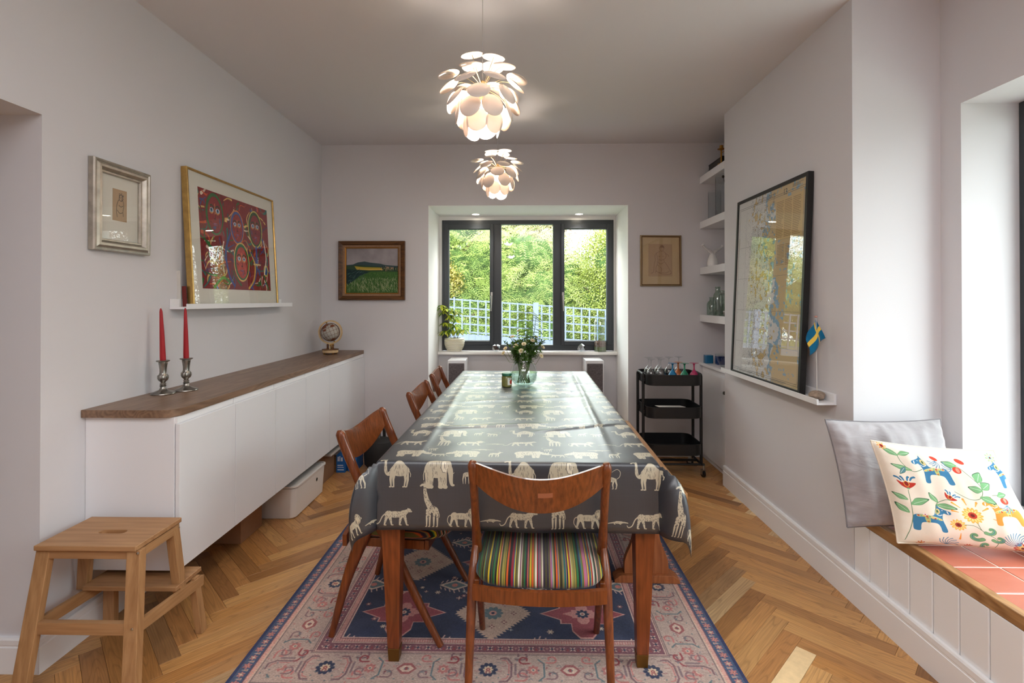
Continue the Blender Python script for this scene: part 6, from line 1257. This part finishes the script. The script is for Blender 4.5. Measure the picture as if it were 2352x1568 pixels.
def horse(cx, cy, s, c, fl=1):
    X = lambda x, y: (cx+fl*x*s, cy+y*s); P = lambda pts, cc: kc.poly([X(*p_) for p_ in cm(pts, 4, True)], cc)
    P([(-.50, .52), (-.42, .66), (-.2, .70), (.05, .68), (.16, .74), (.22, .92), (.30, 1.05), (.33, 1.16), (.38, 1.06), (.50, .98), (.68, .90), (.70, .80), (.60, .76), (.48, .80), (.42, .66), (.40, .50), (.44, .25), (.46, .0), (.30, .0), (.26, .22), (.18, .36), (-.05, .38), (-.24, .34), (-.30, .2), (-.34, .0), (-.52, .02), (-.52, .25)], c)
    P([(-.36, .66), (-.1, .70), (.12, .66), (.36, .56), (.36, .48), (.1, .56), (-.12, .60), (-.34, .58)], (214, 206, 150)); P([(-.14, .60), (.0, .60), (-.02, .38), (-.12, .38)], (186, 196, 130))
    for k in range(9): kc.ell(*X(-.32+k*.08, .63-.012*k if k > 4 else .635), s*.035, s*.028, [RD, GRN, YE][k % 3]); 
    for k in range(4): kc.ell(*X(-.07, .57-k*.05), s*.035, s*.018, [RD, GRN, YE][k % 3])
    P([(.20, .80), (.26, .98), (.36, .98), (.38, .86), (.30, .76)], (216, 200, 140)); kc.ell(*X(.30, .88), s*.03, s*.06, DG); kc.line([X(.22, .76), X(.34, .70), X(.42, .74)], s*.014, (230, 236, 240)); kc.ell(*X(-.12, .70), s*.06, s*.04, (244, 240, 244)); kc.ell(*X(-.12, .70), s*.025, s*.02, RD)
    kc.line([X(.60, .90), X(.62, .80)], s*.018, (236, 240, 244)); kc.ell(*X(.46, .93), s*.018, s*.018, (236, 240, 244))
def leaf(x, y, a, l, w_, c=GRN):
    d = (math.cos(a), math.sin(a)); s_ = (-d[1], d[0]); pts = [(x+d[0]*l*t_+s_[0]*w_*q, y+d[1]*l*t_+s_[1]*w_*q) for t_, q in ((0, 0), (.2, .6), (.45, 1), (.75, .65), (1, 0), (.75, -.4), (.45, -.7), (.2, -.5))]
    kc.poly(cm([(x-.001, y)]+pts[1:], 4, True), DG); kc.poly([(x+(a_-x)*.93+0, y+(b_-y)*.93) for a_, b_ in cm(pts, 4, True)], c); kc.line([(x+d[0]*l*.15, y+d[1]*l*.15), (x+d[0]*l*.85, y+d[1]*l*.85)], .0007, (220, 236, 220))
def daisy(x, y, r, c1, c2, n=14):
    for k in range(n): a = 2*math.pi*k/n; kc.ell(x+r*.7*math.cos(a), y+r*.7*math.sin(a), r*.34, r*.17, c1, a); kc.ell(x+r*.6*math.cos(a), y+r*.6*math.sin(a), r*.22, r*.08, (250, 222, 150), a)
    kc.ell(x, y, r*.42, r*.42, c2); kc.ell(x, y, r*.2, r*.2, (120, 40, 36))
def tulip(x, y, a, s):
    d = lambda p_: (x+s*(p_[0]*math.cos(a)-p_[1]*math.sin(a)), y+s*(p_[0]*math.sin(a)+p_[1]*math.cos(a)))
    kc.poly([d(p_) for p_ in cm([(0, -.2), (-.5, .1), (-.75, .75), (-.35, .5), (0, .6), (.35, .5), (.9, .45), (.55, .05)], 4, True)], RD); kc.ell(*d((0, .35)), s*.26, s*.34, YE, a); kc.ell(*d((0, .35)), s*.20, s*.28, (140, 40, 40), a); kc.ell(*d((0, -.2)), s*.16, s*.1, GRN, a)
    for q in (-.6, -.2, .35, .8): kc.line(cm([d((q*.6, .75)), d((q*.9, 1.05)), d((q*1.25, 1.15))], 4), s*.07, CB_, s*.11)
def swirl(x, y, a, s, fl=1):
    pts = [(x+s*(1-.08*k)*math.cos(a+fl*k*.5)*(.35+.65*(1-k/12)), y+s*(1-.08*k)*math.sin(a+fl*k*.5)*(.35+.65*(1-k/12))) for k in range(11)]; kc.line(cm(pts, 3), s*.34, DG, s*.22); kc.line(cm(pts, 3), s*.30, GRN, s*.18); kc.line(cm(pts[1:8], 3), s*.05, CB_); kc.line(cm(pts[5:], 3), s*.03, DG)
def plume(x, y, a0, a1, n, l):
    for k in range(n): a = a0+(a1-a0)*k/(n-1); kc.line(cm([(x, y), (x+l*.6*math.cos(a), y+l*.6*math.sin(a)), (x+l*math.cos(a-.35), y+l*math.sin(a-.35))], 4), .0009, (90, 140, 176), .0016)
def stem(pts): kc.line(cm(pts, 6), .0011, (96, 130, 96))
stem([(.14, .36), (.10, .345), (.075, .38), (.07, .42)]); leaf(.075, .41, 2.6, .06, .014); leaf(.075, .415, .3, .05, .012); leaf(.10, .35, 2.9, .07, .014); leaf(.08, .36, 4.0, .045, .010, (90, 140, 150))
horse(.185, .300, .105, CB_, -1); horse(.105, .075, .108, CB_, 1); horse(.385, .13, .112, CO, -1); horse(.475, .30, .10, CB_, -1)
stem([(.02, .02), (.05, .12), (.055, .18), (.06, .255)]); tulip(.062, .27, .1, .038); leaf(.055, .19, .45, .075, .018); leaf(.045, .15, 2.3, .055, .016); leaf(.05, .21, 2.6, .05, .014)
stem([(.13, .155), (.14, .20), (.17, .225), (.185, .23)]); tulip(.192, .235, -.6, .028); leaf(.14, .20, -.15, .07, .016); leaf(.15, .21, 2.0, .05, .013)
stem([(.225, .27), (.27, .24), (.31, .25), (.33, .30), (.30, .36), (.27, .40)]); leaf(.33, .29, .6, .05, .022); leaf(.33, .285, 2.9, .05, .020); leaf(.325, .32, 1.0, .055, .022); leaf(.31, .255, -.5, .06, .020); leaf(.28, .39, 2.9, .055, .018)
kc.ell(.272, .37, .016, .015, (214, 72, 54)); kc.ell(.275, .37, .007, .011, (236, 150, 130)); kc.ell(.30, .41, .017, .010, (214, 72, 54), -.5); kc.ell(.205, .415, .014, .008, (214, 72, 54), -.5); kc.ell(.40, .24, .016, .015, (214, 72, 54)); kc.ell(.403, .243, .006, .010, (240, 160, 140))
stem([(.36, .265), (.39, .26), (.41, .20)]); leaf(.38, .262, .2, .04, .016); plume(.40, .222, 3.8, 5.4, 5, .035); plume(.205, .405, 3.6, 5.2, 5, .03); plume(.255, .375, 2.6, 3.9, 4, .035)
daisy(.255, .165, .036, YE, (196, 70, 50)); stem([(.262, .13), (.268, .10), (.28, .085)]); daisy(.195, .115, .026, YE, (170, 70, 50), 12); stem([(.215, .118), (.25, .115), (.28, .085), (.315, .05), (.30, .005)])
for a, l in ((2.9, .06), (2.4, .07), (1.75, .065), (1.1, .06), (.55, .065)): kc.line([(.255+.048*math.cos(a), .165+.048*math.sin(a)), (.255+l*1.15*math.cos(a), .165+l*1.15*math.sin(a))], .0012, CO, .0042); kc.line([(.255+.052*math.cos(a), .165+.052*math.sin(a)), (.255+l*1.08*math.cos(a), .165+l*1.08*math.sin(a))], .0006, YE, .0022)
swirl(.245, .068, 5.6, .026, -1); swirl(.30, .10, 3.8, .024, 1); swirl(.32, .06, 3.6, .022, 1); swirl(.275, .022, 5.2, .024, -1); kc.line([(.192, .045), (.197, .075)], .0035, CO, .001); kc.line([(.325, .155), (.345, .148)], .001, CO, .003)
daisy(.39, .022, .030, (196, 48, 44), (230, 200, 120), 12); plume(.385, .035, 1.0, 3.2, 11, .06); plume(.15, .01, .3, 2.6, 7, .04); daisy(.47, .06, .026, (214, 72, 64), YE, 12); daisy(.03, .445, .016, CO, RD, 8); daisy(.44, .43, .020, GRN, (150, 200, 190), 8); daisy(.07, .008, .014, RD, CO, 8); daisy(.22, .003, .016, (190, 60, 60), RD, 10)
kc.grain(.02)
cushion('cushion', 'cream cushion printed with blue and orange folk horses and flowers on the window seat', [(1.448, 1.975, .424), (1.93, 1.88, .428), (1.765, 1.925, .795), (1.388, 2.035, .800)], .14, printmat('folk_print', kc, .9, bump=(260, .15), sheen=.1), .008, 7.7)

# ------------------------------------------------------------------ garden seen through the window
struct(MB().box(-30, YN+.31, -.5, 30, 40, -.12).box(2.51, -20, -.5, 30, YN+.31, -.12).box(-30, -20, -.5, 2.51, -3.11, -.12), 'garden_ground', mat('lawn', (84, 96, 62), .95, var=(3, .3)))
M_fen = mat('painted_fence', (112, 122, 146), .8, var=(14, .06))
fe = thing('garden_fence', 'pale blue-grey garden fence of boards topped with square lattice trellis', 'fence', (0, 9.6, -.12), local=False)
def ftop(x): return 1.415-.072*(x+1.6)*(1 if x > -1.2 else 0)
FYY = 9.6; x = -5.2; sv_me = mesh('slat', MB().box(-.0135, -.009, -.33, .0135, .009, .33).v, MB().box(-.0135, -.009, -.33, .0135, .009, .33).f, M_fen)
bd_me = mesh('board', MB().box(-.058, -.008, -.44, .058, .008, .44).v, MB().box(-.058, -.008, -.44, .058, .008, .44).f, M_fen)
hz_me = mesh('slat', MB().box(-.92, -.008, -.0135, .92, .008, .0135).v, MB().box(-.92, -.008, -.0135, .92, .008, .0135).f, M_fen)
def addo(me, x, y, z, ry=0):
    o = bpy.data.objects.new(me.name.split('.')[0], me); COL.objects.link(o); o.parent = fe; o.location = (x, y-9.6, z+.12); o.rotation_euler = (0, ry, 0); return o
while x < 5.2: addo(sv_me, x, FYY-.011, ftop(x)-.33); x += .151
x = -5.2
while x < 5.2: addo(bd_me, x, FYY, ftop(x)-.64-.46); x += .1185
xs = -4.28-.92+.0
for k in range(6):
    xc = -4.36+k*1.84
    for r_ in range(5): zc = ftop(xc)-.02-r_*.151; addo(hz_me, xc, FYY+.008, zc, math.atan(.072) if xc > -1.2 else 0)
    zc = ftop(xc)-.66; 
for px_ in (-5.25, -3.4, -1.56, .28, 2.12, 3.96): put(MB().box(px_-.05, FYY-.05, -.12, px_+.05, FYY+.03, ftop(px_)+.03), 'post', M_fen, fe)
# trees: fronds of paired leaflets, one mesh of foliage per tree
def frond(L=.42, n=9, lw=.026, ll=.085):
    v, f = [], []
    for i in range(n):
        t_ = (i+1)/n; x_ = L*t_; z = -.35*L*t_*t_; l = ll*(1-.55*abs(t_-.45))
        for s in (-1, 1):
            k = len(v); v += [(x_, 0, z), (x_+l*.42-lw*.3, s*l*.5, z+.004), (x_+l*.62, s*l, z-.010), (x_+l*.62+lw*.3-.02, s*l*.5, z+.001)]; v[-1] = (x_+l*.20+lw*.8, s*l*.48, z+.003); f.append((k, k+1, k+2, k+3))
    return np.array(v), np.array(f)
def clump(n=7, r=.10, l=.045):
    q = np.random.default_rng(3); v, f = [], []
    for i in range(n):
        c = q.normal(0, r*.5, 3); d = q.normal(0, 1, 3); d /= np.linalg.norm(d); s = np.cross(d, q.normal(0, 1, 3)); s /= np.linalg.norm(s); k = len(v); v += [c, c+d*l*.5+s*l*.25, c+d*l, c+d*l*.5-s*l*.25]; f.append((k, k+1, k+2, k+3))
    return np.array(v), np.array(f)
def foliage(name, blobs, n, tmpl, m, parent, seed, smin=.8, smax=1.3, shell=.55):
    q = np.random.default_rng(seed); tv, tf = tmpl; B = np.array(blobs, float); wt_ = (B[:, 3]*B[:, 4]*B[:, 5])**.66; pick = q.choice(len(B), n, p=wt_/wt_.sum())
    d = q.normal(0, 1, (n, 3)); d /= np.linalg.norm(d, axis=1)[:, None]; rad = shell+(1.04-shell)*q.random(n)**.5; P_ = B[pick, :3]+d*B[pick, 3:6]*rad[:, None]
    dr = d+q.normal(0, .55, (n, 3)); dr[:, 2] *= .35; dr[:, 2] += q.normal(-.1, .25, n); dr /= np.linalg.norm(dr, axis=1)[:, None]; up = np.array([0, 0, 1.])+q.normal(0, .35, (n, 3)); sd = np.cross(up, dr); sd /= np.linalg.norm(sd, axis=1)[:, None]; u2 = np.cross(dr, sd)
    s = q.uniform(smin, smax, n)[:, None, None]; V = P_[:, None, :]+s*(tv[None, :, 0:1]*dr[:, None, :]+tv[None, :, 1:2]*sd[:, None, :]+tv[None, :, 2:3]*u2[:, None, :])
    nv = len(tv); V = V.reshape(-1, 3)-np.array(ORG[parent.name]); Fc = (tf[None]+(np.arange(n)*nv)[:, None, None]).reshape(-1, 4)
    me = bpy.data.meshes.new(name); me.vertices.add(len(V)); me.vertices.foreach_set('co', V.ravel()); me.loops.add(Fc.size); me.loops.foreach_set('vertex_index', Fc.ravel().astype(np.int32)); me.polygons.add(len(Fc)); me.polygons.foreach_set('loop_start', np.arange(0, Fc.size, 4, dtype=np.int32)); me.update(calc_edges=True)
    a = me.attributes.new('cv', 'FLOAT', 'POINT'); a.data.foreach_set('value', np.repeat(q.random(n), nv)*.9+q.random(len(V))*.1); me.materials.append(m)
    o = bpy.data.objects.new(name, me); COL.objects.link(o); o.parent = parent; o['kind'] = 'stuff'; return o
M_aca = leafmat('acacia_leaf', (176, 198, 116), (214, 228, 140), .45); M_aca2 = leafmat('acacia_leaf_light', (190, 208, 130), (220, 232, 156), .5); M_yew = leafmat('hedge_leaf', (146, 158, 76), (180, 186, 92), .4); M_dkt = leafmat('dark_tree_leaf', (70, 98, 48), (96, 120, 52), .35); M_red = leafmat('copper_leaf', (112, 84, 60), (136, 98, 64), .35); M_yel = leafmat('yellow_bush_leaf', (166, 150, 60), (196, 176, 84), .45)
M_bark = mat('bark', (96, 82, 66), .95, var=(12, .3)); FR, CLP = frond(), clump()
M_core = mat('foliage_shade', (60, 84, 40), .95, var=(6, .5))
def tree(lab, loc, blobs, n, tmpl, m, seed, h, core=.6, **kw):
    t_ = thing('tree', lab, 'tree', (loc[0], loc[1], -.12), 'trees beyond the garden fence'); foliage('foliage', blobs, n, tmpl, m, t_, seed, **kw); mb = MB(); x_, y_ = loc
    mb.tube(cm([(x_, y_, -.12), (x_+.05, y_, h*.3), (x_-.05, y_+.05, h*.6), (x_, y_, h)], 4), [.11-.007*k for k in range(13)], 8)
    for k in range(6): a = k*1.05+seed; z = h*(.3+.1*k); mb.tube([(x_, y_, z), (x_+.5*math.cos(a), y_+.3*math.sin(a), z+.35), (x_+1.0*math.cos(a), y_+.6*math.sin(a), z+.6)], [.04, .025, .01], 6)
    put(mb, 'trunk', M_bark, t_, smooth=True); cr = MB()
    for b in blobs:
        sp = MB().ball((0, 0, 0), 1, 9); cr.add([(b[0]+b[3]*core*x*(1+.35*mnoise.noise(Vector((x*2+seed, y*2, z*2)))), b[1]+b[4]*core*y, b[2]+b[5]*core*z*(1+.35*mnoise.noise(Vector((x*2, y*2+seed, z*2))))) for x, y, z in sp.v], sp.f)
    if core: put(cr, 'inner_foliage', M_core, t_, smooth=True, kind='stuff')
    return t_
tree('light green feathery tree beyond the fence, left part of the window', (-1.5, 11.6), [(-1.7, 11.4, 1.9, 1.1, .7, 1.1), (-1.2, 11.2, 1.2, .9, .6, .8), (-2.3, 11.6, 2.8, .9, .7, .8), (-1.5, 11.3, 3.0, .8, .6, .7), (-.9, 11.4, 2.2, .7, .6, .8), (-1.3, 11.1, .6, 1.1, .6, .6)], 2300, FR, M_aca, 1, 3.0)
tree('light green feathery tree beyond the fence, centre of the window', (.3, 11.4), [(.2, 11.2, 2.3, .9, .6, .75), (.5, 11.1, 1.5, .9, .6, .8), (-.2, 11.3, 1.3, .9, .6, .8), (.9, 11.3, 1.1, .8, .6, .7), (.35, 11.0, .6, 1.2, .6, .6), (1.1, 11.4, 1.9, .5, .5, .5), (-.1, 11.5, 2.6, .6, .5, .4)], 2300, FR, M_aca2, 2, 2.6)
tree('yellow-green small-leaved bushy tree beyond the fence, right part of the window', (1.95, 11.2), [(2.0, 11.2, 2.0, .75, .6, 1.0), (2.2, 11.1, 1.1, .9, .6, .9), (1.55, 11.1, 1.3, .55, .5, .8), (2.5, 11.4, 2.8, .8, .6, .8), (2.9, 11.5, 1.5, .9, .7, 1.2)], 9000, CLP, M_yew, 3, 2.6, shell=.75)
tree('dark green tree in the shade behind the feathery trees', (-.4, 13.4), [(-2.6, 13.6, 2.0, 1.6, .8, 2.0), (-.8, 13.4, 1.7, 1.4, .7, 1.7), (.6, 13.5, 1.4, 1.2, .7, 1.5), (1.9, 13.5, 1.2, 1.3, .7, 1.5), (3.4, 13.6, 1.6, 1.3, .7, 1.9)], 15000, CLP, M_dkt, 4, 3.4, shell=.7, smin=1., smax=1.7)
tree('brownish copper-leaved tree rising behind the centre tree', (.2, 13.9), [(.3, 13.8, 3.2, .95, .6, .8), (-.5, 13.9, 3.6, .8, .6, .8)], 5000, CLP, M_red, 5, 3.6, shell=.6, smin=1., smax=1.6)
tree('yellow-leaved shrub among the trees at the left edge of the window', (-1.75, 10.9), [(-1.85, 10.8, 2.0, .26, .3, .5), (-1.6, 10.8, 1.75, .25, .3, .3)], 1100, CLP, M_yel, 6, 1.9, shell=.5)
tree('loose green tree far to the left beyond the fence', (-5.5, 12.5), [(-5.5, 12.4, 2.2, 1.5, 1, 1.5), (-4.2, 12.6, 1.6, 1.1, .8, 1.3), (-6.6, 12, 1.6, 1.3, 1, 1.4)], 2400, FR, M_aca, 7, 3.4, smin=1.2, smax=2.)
tree('loose bronze-green tree far to the right beyond the fence', (6.0, 12.5), [(5.2, 12.4, 2.0, 1.3, 1, 1.5), (7.2, 12.6, 1.8, 1.4, 1, 1.6), (8.8, 13, 1.6, 1.3, 1, 1.4)], 6000, CLP, M_red, 8, 3.2, shell=.5, core=0, smin=1.2, smax=2.)

tree('unseen dense green tree added outside the bay window to block sky light', (7.5, -.5), [(7.5, -.5, 1.6, 1.4, 2.0, 1.6), (7.2, 1.8, 1.4, 1.3, 1.6, 1.5), (7.6, 4.2, 1.5, 1.4, 1.8, 1.5), (7.2, -3.0, 1.5, 1.3, 1.8, 1.6)], 9000, CLP, M_dkt, 11, 3.0, shell=.6, smin=1.3, smax=2.2)  # out of view, added to cut the sky light entering the bay
